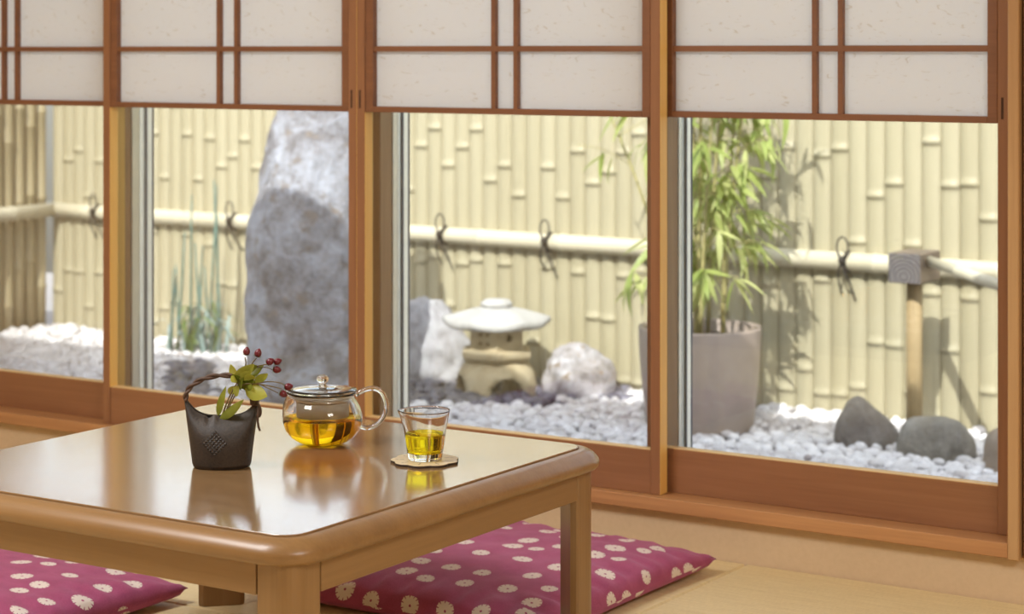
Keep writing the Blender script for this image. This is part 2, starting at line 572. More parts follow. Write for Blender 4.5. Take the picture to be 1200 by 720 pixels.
def spline(pts, n):
    """smooth curve through points (Catmull-Rom)"""
    P = [Vector(p) for p in pts]
    P = [P[0] * 2 - P[1]] + P + [P[-1] * 2 - P[-2]]
    out = []
    for i in range(1, len(P) - 2):
        for k in range(n):
            t = k / n
            a, b, c, d = P[i - 1], P[i], P[i + 1], P[i + 2]
            out.append(0.5 * ((2 * b) + (c - a) * t + (2 * a - 5 * b + 4 * c - d) * t * t + (3 * b - a - 3 * c + d) * t ** 3))
    out.append(P[-2].copy())
    return out

def fix_normals(o):
    bm = bmesh.new()
    bm.from_mesh(o.data)
    bmesh.ops.recalc_face_normals(bm, faces=list(bm.faces))
    bm.to_mesh(o.data)
    bm.free()
def boolean_apply(o, cutters):
    for c in cutters: fix_normals(c)
    for c in cutters:
        m = o.modifiers.new('cut', 'BOOLEAN')
        m.operation = 'DIFFERENCE'
        m.solver = 'EXACT'
        m.object = c
    dg = bpy.context.evaluated_depsgraph_get()
    dg.update()
    me = bpy.data.meshes.new_from_object(o.evaluated_get(dg))
    o.modifiers.clear()
    o.data = me
    for c in cutters:
        bpy.data.objects.remove(c, do_unlink=True)

FWD = Vector((-math.sin(YAW), math.cos(YAW), 0))
RGT = Vector((math.cos(YAW), math.sin(YAW), 0))
def at(u, v, t):
    """a point of the place, from where the photograph shows it and how far away it stands"""
    return Vector((0, 0, EYE)) + (FWD + RGT * ((u - CX) / F_PX) + Vector((0, 0, (HY - v) / F_PX))) * t
def project(p):
    t = p[0] * FWD.x + p[1] * FWD.y
    return CX + F_PX * (p[0] * RGT.x + p[1] * RGT.y) / t, HY - F_PX * (p[2] - EYE) / t, t

# ------------------------------------------------------------------ room shell
GROUND = -0.235
WALL_Y = 3.68
fl = MB().box(-4.4, 1.6, -1.6, 3.80, -0.20, -0.03).build('floor', M['sill_wood'])
tag(fl, 'floor of borderless straw tatami mats', 'floor', kind='structure')
mat_n = 0
XS = [-4.34, -3.57, -2.69, -1.81, -0.93, -0.05, 0.83, 1.55]
YS = [-1.55, -0.66, 0.22, 1.10, 1.98, 2.86, WALL_Y]
for i in range(len(XS) - 1):
    for j in range(len(YS) - 1):
        MB().box(XS[i] + .0008, XS[i + 1] - .0008, YS[j] + .0008, YS[j + 1] - .0008, -0.03, 0.0, 0.004).build('tatami_mat', M['tatami'], fl)
w = MB()
w.box(-4.4, 1.6, WALL_Y, 3.80, -0.03, 0.085)          # low wall under the sill
w.box(-4.4, 1.6, WALL_Y, 3.80, 1.86, 2.10)            # over the lintel
w.box(-1.20, 1.6, WALL_Y, 3.80, 0.085, 1.86)          # beyond the pillar
tag(w.build('wall_front', M['wall']), 'sand coloured plaster wall under the sill', 'wall', kind='structure')
tag(MB().box(-4.4, 1.6, 3.80, 3.86, -0.25, 0.06).box(-4.4, 1.6, 3.80, 3.86, 1.92, 2.1).box(-1.1, 1.6, 3.80, 3.86, 0.06, 1.92).build('wall_outside', M['outer_wall']), 'rendered outside face of the house wall', 'wall', kind='structure')
tag(MB().box(-4.5, -4.34, -1.6, 3.86, -0.2, 2.10).build('wall_left', M['wall']), 'sand coloured plaster side wall, out of view', 'wall', kind='structure')
tag(MB().box(1.55, 1.7, -1.6, 3.86, -0.2, 2.10).build('wall_right', M['wall']), 'sand coloured plaster side wall on the right, out of view', 'wall', kind='structure')
tag(MB().box(-4.4, 1.6, -1.75, -1.6, -0.2, 2.10).build('wall_back', M['wall']), 'sand coloured plaster wall behind the viewer', 'wall', kind='structure')
tag(MB().box(-4.5, 1.7, -1.75, 3.86, 2.10, 2.14).build('ceiling', M['ceiling']), 'plain board ceiling', 'ceiling', kind='structure')
rf = MB()
rf.add([(-9, 3.98, 2.03), (2.5, 3.98, 2.03), (2.5, -2.5, 3.3), (-9, -2.5, 3.3), (-9, 3.98, 2.08), (2.5, 3.98, 2.08), (2.5, -2.5, 3.35), (-9, -2.5, 3.35)],
       [(0, 3, 2, 1), (4, 5, 6, 7), (0, 1, 5, 4), (1, 2, 6, 5), (2, 3, 7, 6), (3, 0, 4, 7)])
tag(rf.build('roof', M['roof']), 'low pitched dark house roof with short eaves', 'roof', kind='structure')
tag(MB().box(-4.34, -1.277, 3.655, 3.80, 0.085, 0.112, 0.0015).build('trim_1', M['sill_wood']), 'pale wooden sill under the sliding doors', 'sill', kind='structure')
tag(MB().box(-4.34, -1.277, 3.655, 3.80, 1.80, 1.86, 0.0015).build('trim_2', M['wood_h']), 'wooden lintel over the sliding doors', 'lintel', kind='structure')
tag(MB().box(-1.277, -1.256, 3.652, 3.80, 0.083, 1.86, 0.002).build('trim_3', M['jamb_wood']), 'slim wooden jamb to the right of the rightmost door', 'jamb', kind='structure')
tag(MB().box(-1.252, -1.20, 3.664, 3.80, 0.085, 1.86, 0.002).build('trim_4', M['wood_v']), 'dark wooden pillar at the right edge', 'pillar', kind='structure')
for k, (x0, x1) in enumerate([(-3.575, -3.532), (-2.79, -2.747), (-2.068, -2.0245)]):
    tag(MB().box(x0, x1, 3.752, 3.798, 0.112, 1.80, 0.002).build('trim_%d' % (5 + k), M['jamb_wood']),
        ['wooden mullion behind the first door joint from the left', 'wooden mullion behind the middle door joint', 'wooden mullion behind the third door joint from the left'][k], 'mullion', kind='structure')

# sliding doors with raised shoji sashes
def door(n, label, x0, x1, y, mun, sash_l=0.020):
    d = thing('door_%d' % n, label, 'door', (x0, y, 0.112), 0, None, 'structure')
    W = x1 - x0
    ST, TH = 0.022, 0.030
    Z = lambda z: z - 0.112
    for a in (0.0, W - ST):
        MB().box(a, a + ST, 0, TH, 0, Z(1.80), 0.0015).build('stile', M['wood_v'], d)
    e = MB().box(ST, ST + 0.0012, 0.001, TH - 0.001, Z(0.2012), Z(0.866)).build('lit_stile_edge', M['edge_wood'], d)  # thin strip, paler to paint the garden light falling on the stile side
    e['label'] = 'inner edge in paler colour for garden light'
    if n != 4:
        e = MB().box(W, W + 0.0009, 0.001, TH - 0.001, 0.001, Z(1.799)).build('lit_stile_edge', M['edge_wood'], d)
        e['label'] = 'outer edge in paler colour for garden light'
    MB().box(ST, W - ST, 0.003, TH, 0.0, Z(0.20), 0.001).build('bottom_rail', M['wood_h'], d)
    e = MB().box(ST, W - ST, 0.0035, TH - 0.001, Z(0.20), Z(0.2012)).build('lit_rail_edge', M['lit_edge_wood_h'], d)  # thin strip painting the bright light along the rail top
    e['label'] = 'top edge in paler colour for garden light'
    MB().box(ST, W - ST, 0.003, TH, Z(1.75), Z(1.80), 0.001).build('top_rail', M['wood_h'], d)
    MB().box(ST, W - ST, 0.0245, 0.0275, Z(0.20), Z(1.75)).build('glass_pane', M['pane'], d)
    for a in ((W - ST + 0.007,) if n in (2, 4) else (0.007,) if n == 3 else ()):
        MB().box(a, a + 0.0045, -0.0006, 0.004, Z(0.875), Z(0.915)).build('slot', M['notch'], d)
    # sash
    s0, s1, zb, zt = ST + 0.0006, W - ST - 0.0006, Z(0.867), Z(1.70)
    i0, i1 = s0 + sash_l, s1 - 0.0195
    b = MB()
    b.box(s0, i0, 0.002, 0.022, zb, zt, 0.001).box(i1, s1, 0.002, 0.022, zb, zt, 0.001)
    b.box(i0, i1, 0.002, 0.022, zb, zb + 0.0125, 0.001).box(i0, i1, 0.002, 0.022, zt - 0.02, zt, 0.001)
    sash = b.build('shoji_sash', M['sash_wood'], d)
    zs = [Z(1.005), Z(1.24), Z(1.475)]
    xs = [mun[0] - x0, mun[1] - x0]
    for z in zs:
        MB().box(i0, i1, 0.005, 0.017, z - 0.006, z + 0.006).build('muntin', M['sash_wood'], sash)
    for x in xs:
        MB().box(x - 0.005, x + 0.005, 0.0045, 0.0165, zb + 0.0125, zt - 0.02).build('muntin', M['sash_wood'], sash)
    zz = [zb + 0.0125] + zs + [zt - 0.02]
    xx = [i0] + xs + [i1]
    for a in range(3):
        for c in range(4):
            MB().box(xx[a], xx[a + 1], 0.0172, 0.0178, zz[c], zz[c + 1]).build('paper_pane', M['paper'], sash)
    return d
FY, RY = 3.675, 3.712
door(1, 'leftmost sliding door, set back, white paper sash raised over clear glass', -4.2535, -3.5005, RY, (-3.888, -3.842))
door(2, 'second sliding door from left, its glass showing the tall blue-white boulder', -3.509, -2.7555, FY, (-3.154, -3.102))
door(3, 'third sliding door from left, its glass showing the stone lantern', -2.7545, -2.000, FY, (-2.4005, -2.345))
door(4, 'rightmost sliding door, its glass showing two grey rocks and spout post', -2.050, -1.2945, RY, (-1.684, -1.630), 0.035)
MB_jamb = MB().box(-1.2943, -1.2775, 3.712, 3.745, 0.112, 1.80, 0.001).build('trim_8', M['wood_v'])
tag(MB_jamb, 'narrow reddish jamb strip beside the rightmost door', 'jamb', kind='structure')

# outer aluminium windows: deep frames whose right-hand faces look toward the garden
def alu_window(n, label, x0, x1, deep):
    d = thing('window_%d' % n, label, 'window', (x0, 3.802, 0.06), 0, None, 'structure')
    W = x1 - x0
    T = deep
    MB().box(0, 0.022, 0, T, 0, 1.84, 0.0015).build('stile', M['alu'], d)
    MB().box(W - 0.022, W, 0, T, 0, 1.84, 0.0015).build('stile', M['alu'], d)
    MB().box(0.022, W - 0.022, 0.001, T, 0, 0.05, 0.001).build('bottom_rail', M['alu'], d)
    MB().box(0.022, W - 0.022, 0.001, T, 1.78, 1.84, 0.001).build('top_rail', M['alu'], d)
    # sliding sash in the outer track
    MB().box(0.0235, 0.026, T - 0.001, T + 0.004, 0.05, 1.78).build('gasket', M['rubber'], d)
    MB().box(0, 0.024, T + 0.006, T + 0.024, 0.0, 1.84, 0.001).build('sash_stile', M['alu'], d)
    MB().box(0.002, 0.025, T + 0.0245, T + 0.030, 0.0, 1.84, 0.001).build('gasket', M['rubber'], d)
    MB().box(0.022, W - 0.022, T * 0.5, T * 0.5 + 0.004, 0.05, 1.78).build('glass_pane', M['pane'], d)
alu_window(1, 'leftmost outer aluminium window behind the doors', -4.33, -3.556, 0.040)
alu_window(2, 'second outer aluminium window from left, before the boulder', -3.555, -2.771, 0.046)
alu_window(3, 'third outer aluminium window from left, before the lantern', -2.770, -2.048, 0.032)
alu_window(4, 'rightmost outer aluminium window, before the grey rocks', -2.047, -1.21, 0.026)

# unseen ceiling lamps, added to fill the room with light
def fill_lamp(x, y, label, power):
    t = thing('fill_lamp', label, 'lamp', (x, y, 2.10), 0, 'added fill lamps')
    MB().box(-.45, .45, -.45, .45, -0.05, -0.0, 0.01).build('fill_lamp_frame', M['fill_lamp_body'], t)
    ld = bpy.data.lights.new('fill_light', 'AREA')
    ld.shape = 'SQUARE'
    ld.size = 0.86
    ld.energy = power
    ld.color = (0.98, 0.98, 0.98)
    lo = bpy.data.objects.new('fill_light', ld)
    link(lo, t)
    lo.location = (0, 0, -0.055)
fill_lamp(-2.75, 1.5, 'added square white fill lamp on the ceiling nearer the table', FILL_LAMP_POWER)
fill_lamp(0.55, 1.3, 'added square white fill lamp on the ceiling toward the right wall', FILL_LAMP_POWER)

# ------------------------------------------------------------------ garden ground
tag(MB().box(-9.5, 2.5, 3.86, 8.5, -0.40, GROUND - 0.012).build('ground', M['soil']), 'grey gravel bed of the courtyard garden', 'ground', kind='structure')

rnd = random.Random(7)
# ------------------------------------------------------------------ bamboo fence
FA, FSLOPE = (-3.0, 6.535), -0.06            # the fence face passes here
FANG = math.atan(FSLOPE)
def fence_y(x): return FA[1] + (x - FA[0]) * FSLOPE
def slat_mesh(width, depth, z0, z1, r, first):
    n = 10
    prof = []
    z = z0
    nodes = []
    zz = z0 + first
    while zz < z1 - 0.03:
        nodes.append(zz)
        zz += r.uniform(0.36, 0.56)
    rows = [(z0, 0.0)]
    for q in nodes:
        rows += [(q - 0.024, 0.0), (q - 0.010, 0.0), (q - 0.008, 0.0042), (q + 0.001, 0.0052), (q + 0.008, 0.003), (q + 0.014, 0.0004), (q + 0.030, 0.0)]
    rows.append((z1, 0.0))
    rings = []
    for z, o in rows:
        ring = []
        for j in range(n + 1):
            a = math.pi * j / n
            ring.append((-(width / 2 + o * 0.15) * math.cos(a), -(depth * math.sin(a) ** 0.7 + o * math.sin(a) ** 0.5 if 0 < j < n else 0.0), z))
        rings.append(ring)
    return MB().rings(rings, False, False, True)
SW = 0.0665
variants = []
for k in range(14):
    variants.append(slat_mesh(SW * 1.07, 0.026, 0, 1.75, rnd, rnd.uniform(0.03, 0.46)).mesh('slat', M['bamboo']))
x0f, x1f = -6.74, -0.9
fence = thing('bamboo_fence', 'long pale split-bamboo fence with tied rail along the garden back', 'fence', (x0f, fence_y(x0f), GROUND - 0.012), FANG)
L = (x1f - x0f) / math.cos(FANG)
nsl = int(L / SW)
for i in range(nsl):
    o = bpy.data.objects.new('slat', variants[(i * 5 + rnd.randrange(3)) % 14])
    o.location = ((i + 0.5) * SW, 0, 0)
    link(o, fence)
MB().box(0, L, 0.002, 0.02, 0, 1.75).build('backing_board', M['bamboo'], fence)
RZ = 0.297 - (GROUND - 0.012)
def pole(Ln, r, node_gap, rr, axis='x'):
    pts, rad = [(0, 0, 0)], [r]
    x = node_gap * 0.6
    while x < Ln - 0.03:
        for dx, dr in ((-0.010, 0), (-0.004, 0.0022), (0.004, 0.0022), (0.010, 0)):
            pts.append((x + dx, 0, 0)); rad.append(r + dr)
        x += node_gap * rr.uniform(0.85, 1.2)
    pts.append((Ln, 0, 0)); rad.append(r)
    return MB().tube(pts, rad, 14)
MBp = pole(L, 0.031, 0.42, rnd)
MBp.build('rail', M['bamboo_rail'], fence, (0, -0.026 - 0.013, RZ))
def rope_tie(parent, lx, r):
    b = MB()
    y = -0.039
    # band round the rail
    b.tube([(0.004 * math.sin(a), y - 0.035 * math.cos(a), RZ + 0.035 * math.sin(a)) for a in [k * math.pi / 6 for k in range(-3, 4)]], 0.0036, 6)
    b.tube([(0.008, y - 0.035 * math.cos(a), RZ + 0.035 * math.sin(a)) for a in [k * math.pi / 6 for k in range(-3, 4)]], 0.0036, 6)
    # upright loop
    lp = [(0.021 * math.sin(a), y - 0.036, RZ + 0.028 + 0.022 - 0.034 * math.cos(a)) for a in [k * 2 * math.pi / 14 for k in range(15)]]
    b.tube(lp, 0.0034, 6)
    # knot
    b.tube([(0, y - 0.045, RZ + 0.02), (0.003, y - 0.05, RZ + 0.008), (0, y - 0.046, RZ - 0.004)], [0.006, 0.011, 0.006], 8)
    # tails
    for s in (-1, 1):
        ln = r.uniform(0.10, 0.135)
        b.tube(spline([(0, y - 0.046, RZ), (s * 0.012, y - 0.042, RZ - 0.035), (s * (0.018 + 0.01 * r.random()), y - 0.02, RZ - 0.07), (s * 0.026 + 0.004 * r.random(), y + 0.006, RZ - ln)], 3), 0.0034, 6)
    o = b.build('rope_tie', M['rope'], parent)
    o['label'] = 'dark hemp rope tie'
    o.location = (lx, 0, 0)
for x in (-6.417, -5.607, -5.06, -4.511, -4.025, -3.42, -2.816, -1.7):
    rope_tie(fence, (x - x0f) / math.cos(FANG), rnd)

side = thing('bamboo_side_fence', 'shaded round-pole bamboo fence turning toward the house at far left', 'fence', (x0f - 0.03, fence_y(x0f) - 0.02, GROUND - 0.012), R(-90))
sv = []
for k in range(6):
    b = MB()
    r0 = 0.030
    pts, rad = [(0, 0, 0)], [r0]
    z = rnd.uniform(0.1, 0.4)
    while z < 1.7:
        for dz, dr in ((-0.01, 0), (-0.003, 0.004), (0.003, 0.004), (0.01, 0)):
            pts.append((0, 0, z + dz)); rad.append(r0 + dr)
        z += rnd.uniform(0.28, 0.42)
    pts.append((0, 0, 1.75)); rad.append(r0)
    sv.append(b.tube(pts, rad, 12).mesh('bamboo_pole', M['bamboo_side']))
for i in range(26):
    o = bpy.data.objects.new('bamboo_pole', sv[(i * 5) % 6])
    o.location = (0.05 + i * 0.066, 0.0, 0)
    link(o, side)
MB().box(0.0, 1.78, -0.055, -0.035, 0, 1.75).build('backing_board', M['bamboo_side'], side)
pole(1.75, 0.031, 0.42, rnd).build('rail', M['bamboo_rail'], side, (0.03, 0.066, RZ))

# ------------------------------------------------------------------ rocks
def rock_from_rings(spec, n, seed, amp, freq, sub=2, sharp=0.0):
    """spec: list of (z, cx, cy, rx, ry); lofted, subdivided and roughened"""
    b = MB()
    rings = []
    r = random.Random(seed)
    ph = [r.uniform(0.91, 1.09) for _ in range(n)]
    for z, cx, cy, rx, ry in spec:
        rings.append([(cx + rx * ph[j] * math.cos(2 * math.pi * j / n), cy + ry * ph[j] * math.sin(2 * math.pi * j / n), z) for j in range(n)])
    b.rings(rings, True, True, True)
    bm = bmesh.new()
    me = b.mesh('tmp')
    bm.from_mesh(me)
    bpy.data.meshes.remove(me)
    bmesh.ops.triangulate(bm, faces=[f for f in bm.faces if len(f.verts) > 4], ngon_method='BEAUTY')
    for k in range(sub):
        bmesh.ops.subdivide_edges(bm, edges=list(bm.edges), cuts=1, use_grid_fill=True, smooth=0.5 if k == 0 else 0.15)
    bm.normal_update()
    off = Vector((seed * 3.1, seed * 1.7, seed * 0.9))
    for v in bm.verts:
        p = v.co
        d = noise.noise(p * freq + off) + 0.5 * noise.noise(p * freq * 2.3 + off) + 0.25 * noise.noise(p * freq * 5.1 + off)
        v.co = p + v.normal * d * amp
    out = MB()
    out.bm(bm, True)
    return out
def rock(name, label, loc, spec, mat, seed, amp, freq, n=9, sub=2, rotz=0):
    o = rock_from_rings(spec, n, seed, amp, freq, sub).build(name, mat)
    o.location = loc
    o.rotation_euler = (0, 0, rotz)
    return tag(o, label, 'rock')
G = GROUND
BR = (-4.475, 5.70, G - 0.03)
rock('standing_boulder', 'tall blue-white boulder standing in the gravel behind the second door', BR,
     [(0.0, 0.02, 0.0, 0.205, 0.18), (0.25, 0.0, 0.0, 0.228, 0.19), (0.55, -0.005, 0.0, 0.234, 0.185), (0.80, 0.01, 0.025, 0.218, 0.17), (1.00, 0.035, 0.055, 0.18, 0.145), (1.18, 0.06, 0.08, 0.12, 0.10), (1.25, 0.07, 0.09, 0.04, 0.04)],
     M['big_stone'], 3, 0.026, 5.0, 10, 4, R(33))
rock('pale_rock', 'pale upright rock behind and left of the stone lantern', (-4.43, 6.40, G - 0.02),
     [(0, 0, 0, .125, .09), (.12, 0, 0, .14, .10), (.22, -.01, 0, .12, .09), (.30, -.04, 0, .075, .07), (.335, -.05, 0, .03, .03)], M['light_stone'], 5, 0.022, 9, 9, 3)
rock('speckled_rock', 'rounded speckled rock to the right of the stone lantern', (-3.80, 6.38, G - 0.02),
     [(0, 0, 0, .12, .10), (.08, 0, 0, .14, .11), (.15, 0, 0, .12, .10), (.20, -.01, 0, .07, .06), (.22, -.01, 0, .025, .025)], M['round_stone'], 8, 0.018, 10, 8, 3)
rock('peaked_rock', 'dark brown-grey peaked rock, left of the two before the spout post', (-2.568, 6.06, G - 0.02),
     [(0, 0, 0, .082, .08), (.05, 0, 0, .102, .09), (.10, -.008, 0, .088, .075), (.148, -.026, 0, .050, .048), (.180, -.032, 0, .016, .016)], M['dark_stone'], 11, 0.007, 11, 8, 3, R(33))
rock('flat_topped_rock', 'grey-green flat-topped rock, right of the two before the spout post', (-2.318, 6.00, G - 0.02),
     [(0, 0, 0, .115, .06), (.04, 0, 0, .130, .07), (.095, -.003, 0, .122, .064), (.135, -.012, 0, .088, .05), (.150, -.014, 0, .05, .025)], M['grey_stone'], 14, 0.007, 10, 9, 3, R(33))
rock('tan_rock', 'tan rock cut off by the right door frame', (-2.045, 5.95, G - 0.02),
     [(0, 0, 0, .10, .10), (.06, 0, 0, .10, .10), (.12, 0, 0, .09, .085), (.15, 0, 0, .06, .05), (.156, 0, 0, .02, .02)], M['basin_stone'], 17, 0.008, 9, 9, 2, R(33))

# ------------------------------------------------------------------ stone lantern
LN = thing('stone_lantern', 'small stone snow lantern with pale wide roof on dark pebbles', 'lantern', (-4.075, 6.27, G - 0.01), R(33))
def ngon_ring(n, r, z, a0=0.0, cx=0, cy=0):
    return [(cx + r * math.cos(a0 + 2 * math.pi * j / n), cy + r * math.sin(a0 + 2 * math.pi * j / n), z) for j in range(n)]
b = MB()
b.rings([ngon_ring(24, r, z) for r, z in ((0.150, 0), (0.149, .03), (0.145, .065), (0.135, .10), (0.118, .128), (0.10, .14))], True, True, True)
base = b.build('lantern_base', M['lantern_stone'], LN)
fix_normals(base)
cut = []
for a in (R(-74), R(16)):
    c = MB()
    prof = [(0.060 * math.cos(k * math.pi / 8), 0.040 + 0.050 * math.sin(k * math.pi / 8)) for k in range(9)] + [(-0.060, -0.05), (0.060, -0.05)]
    c.rings([[(x, y, z) for x, z in prof] for y in (-0.3, 0.3)], True, True, False)
    co = c.build('cutter', M['lantern_stone'], LN)
    co.rotation_euler = (0, 0, a - R(90))
    cut.append(co)
boolean_apply(base, cut)
MB().rings([ngon_ring(6, r, z, R(30)) for r, z in ((0.105, .138), (0.132, .150), (0.140, .160), (0.140, .176), (0.124, .184))], True, True, False).build('lantern_platform', M['lantern_stone'], LN)
bx = MB().rings([ngon_ring(6, r, z, R(30)) for r, z in ((0.110, .182), (0.106, .262))], True, True, False).rings([ngon_ring(6, r, z, R(30)) for r, z in ((0.082, .190), (0.082, .255))][::-1], True, True, False).build('light_box', M['lantern_stone'], LN)
cut = []
def hole(a, off, z, r):
    c = MB()
    d = Vector((math.cos(a), math.sin(a), 0)); s = Vector((-math.sin(a), math.cos(a), 0))
    p = s * off
    c.tube([p + d * 0.06 + Vector((0, 0, z)), p + d * 0.15 + Vector((0, 0, z))], r, 10)
    cut.append(c.build('cutter', M['lantern_stone'], LN))
for fa in (-120, 60):
    for off in (-0.014, 0.016):
        for z in (.208, .240):
            hole(R(fa), off, z, 0.0085)
for fa in (-60, 120):
    hole(R(fa), 0, .228, 0.014)
boolean_apply(bx, cut)
rfm = MB()
def roof_ring(r, z, lift=0.0, n=36):
    out = []
    for j in range(n):
        a = 2 * math.pi * j / n
        m = a % R(60) - R(30)
        k = 0.80 * 0.866 / math.cos(m) + 0.20
        out.append((r * k * math.cos(a), r * k * math.sin(a), z + lift * (abs(m) / R(30)) ** 2))
    return out
rfm.rings([roof_ring(0.085, .262), roof_ring(0.150, .258), roof_ring(0.186, .259, .012), roof_ring(0.194, .264, .014), roof_ring(0.194, .280, .014), roof_ring(0.186, .286, .013), roof_ring(0.150, .302, .006), roof_ring(0.11, .319), roof_ring(0.055, .331)], True, True, True)
rfm.build('lantern_roof', M['lantern_white'], LN)
MB().lathe([(0.02, .329), (0.052, .329), (0.058, .337), (0.056, .347), (0.043, .356), (0.018, .359)], 24, caps=True).build('lantern_finial', M['lantern_white'], LN)

# ------------------------------------------------------------------ water spout on a post
SPX, SPY = -2.448, 6.15
sp = thing('water_spout', 'wooden post with grey timber head and bamboo spout near the fence', 'spout', (SPX, SPY, G - 0.02))
MB().tube([(0, 0, 0), (0, 0, 0.30), (0.0, 0, 0.540)], [0.026, 0.025, 0.025], 14).build('post', M['post_wood'], sp)
hb = MB().box(-0.052, 0.052, -0.081, 0.085, 0.540, 0.632, 0.003).build('head_block', M['block_wood'], sp)
ef = MB().box(-0.0518, 0.0518, -0.085, -0.081, 0.5402, 0.6318, 0.0015).build('end_face', M['endgrain'], sp)
ef['label'] = 'grey weathered end grain'
b = MB()
p0, p1 = Vector((0.05, -0.01, 0.606)), Vector((0.506, -0.6, 0.607))
b.tube([p0, p0.lerp(p1, .4), p0.lerp(p1, .41), p0.lerp(p1, .43), p0.lerp(p1, .44), p1], [0.017, 0.017, 0.0195, 0.0195, 0.017, 0.017], 12)
b.build('spout_pipe', M['bamboo_rail'], sp)

# ------------------------------------------------------------------ potted bamboo
PX, PY = -3.145, 6.05
pb = thing('potted_bamboo', 'leafy bamboo in a tall round taupe planter on the gravel', 'plant', (PX, PY, G - 0.01))
MB().lathe([(0.0, 0), (0.150, 0), (0.168, 0.006), (0.175, 0.03), (0.196, 0.25), (0.200, 0.345), (0.199, 0.352), (0.183, 0.352), (0.180, 0.345), (0.178, 0.30), (0.0, 0.295)], 48).build('pot', M['pot'], pb)
MB().lathe([(0.0, 0.318), (0.10, 0.320), (0.178, 0.312)], 24).build('soil', M['pot_soil'], pb)
rb = random.Random(21)
culms = [(-0.10, -0.02, -0.14, -0.03, 1.5), (-0.04, 0.05, -0.06, 0.05, 1.6), (0.02, -0.05, 0.03, -0.02, 1.62), (0.06, 0.04, 0.09, 0.03, 1.5), (0.10, -0.03, 0.15, -0.02, 1.45), (0.04, -0.02, 0.06, 0.03, 1.35), (0.0, 0.0, -0.02, 0.06, 1.65), (-0.12, 0.03, -0.27, -0.05, 1.15), (0.05, -0.09, 0.12, -0.10, 1.3)]
leaf_list = []
for (bx_, by_, lx, ly, h) in culms:
    pts = []
    for k in range(9):
        s = k / 8
        pts.append(Vector((bx_ + lx * s ** 1.6, by_ + ly * s ** 1.6, 0.315 + (h - 0.315) * s)))
    rad = [0.0065 * (1 - 0.55 * k / 8) for k in range(9)]
    culm_o = MB().tube(pts, rad, 8).build('culm', M['culm'], pb)
    nb = 14 if lx > -0.2 else 5
    for k in range(nb):
        s = 0.16 + 0.8 * k / nb + rb.uniform(-.03, .03)
        i = min(7, int(s * 8)); p = pts[i].lerp(pts[i + 1], s * 8 - i)
        a = rb.uniform(0, 2 * math.pi)
        ln = rb.uniform(0.08, 0.20)
        d = Vector((math.cos(a), math.sin(a), 0.35))
        tip = p + d * ln
        mid = p + d * ln * 0.5 + Vector((0, 0, 0.02))
        MB().tube(spline([p, mid, tip], 2), 0.0016, 4).build('branch', M['culm'], culm_o)
        for q in range(rb.randint(5, 8) if lx > -0.1 else rb.randint(3, 4)):
            u = rb.uniform(0.3, 1.0)
            lp = p.lerp(tip, u) + Vector((0, 0, 0.012 * (1 - abs(2 * u - 1))))
            la = a + rb.uniform(-1.2, 1.2)
            leaf_list.append((lp, la, rb.uniform(-1.15, 0.0), rb.uniform(0.075, 0.145)))
def leaf_mb(ln, wd, droop=0.25, fold=0.15, nseg=6):
    b = MB()
    rings = []
    for k in range(nseg + 1):
        s = k / nseg
        wv = wd * 0.5 * (math.sin(math.pi * min(1, s ** 0.72)) ** 0.85 if 0 < s < 1 else 0.03)
        z = -droop * ln * s * s
        rings.append([(ln * s, -wv, z + fold * wv), (ln * s, 0, z), (ln * s, wv, z + fold * wv)])
    vs = [p for r in rings for p in r]
    fs = []
    for k in range(nseg):
        a = 3 * k
        fs += [(a, a + 1, a + 4, a + 3), (a + 1, a + 2, a + 5, a + 4)]
    return b.add(vs, fs, True)
bl = [leaf_mb(1.0, 0.185, 0.12 + 0.12 * k).mesh('leaf', M['bamboo_leaf']) for k in range(4)]
def leaf_rank(q):
    u, v, t = project(Vector((PX, PY, G - 0.01)) + q[0])
    return 0 if (700 < u < 765 or 812 < u < 960) and 125 < v < 420 else 1
leaf_list.sort(key=leaf_rank)
rest = MB()
for i, (p, a, pitch, ln) in enumerate(leaf_list):
    mtx = Matrix.Translation(p) @ Matrix.Rotation(a, 4, 'Z') @ Matrix.Rotation(-pitch, 4, 'Y') @ Matrix.Rotation(rb.uniform(-.6, .6), 4, 'X') @ Matrix.Scale(ln, 4)
    if i < 290:
        o = bpy.data.objects.new('leaf', bl[i % 4])
        link(o, pb)
        o.matrix_local = mtx
    else:
        me = bl[i % 4]
        rest.add([mtx @ v.co for v in me.vertices], [tuple(f.vertices) for f in me.polygons], True)
if rest.v:
    tag(rest.build('foliage', M['bamboo_leaf'], pb), kind='stuff')

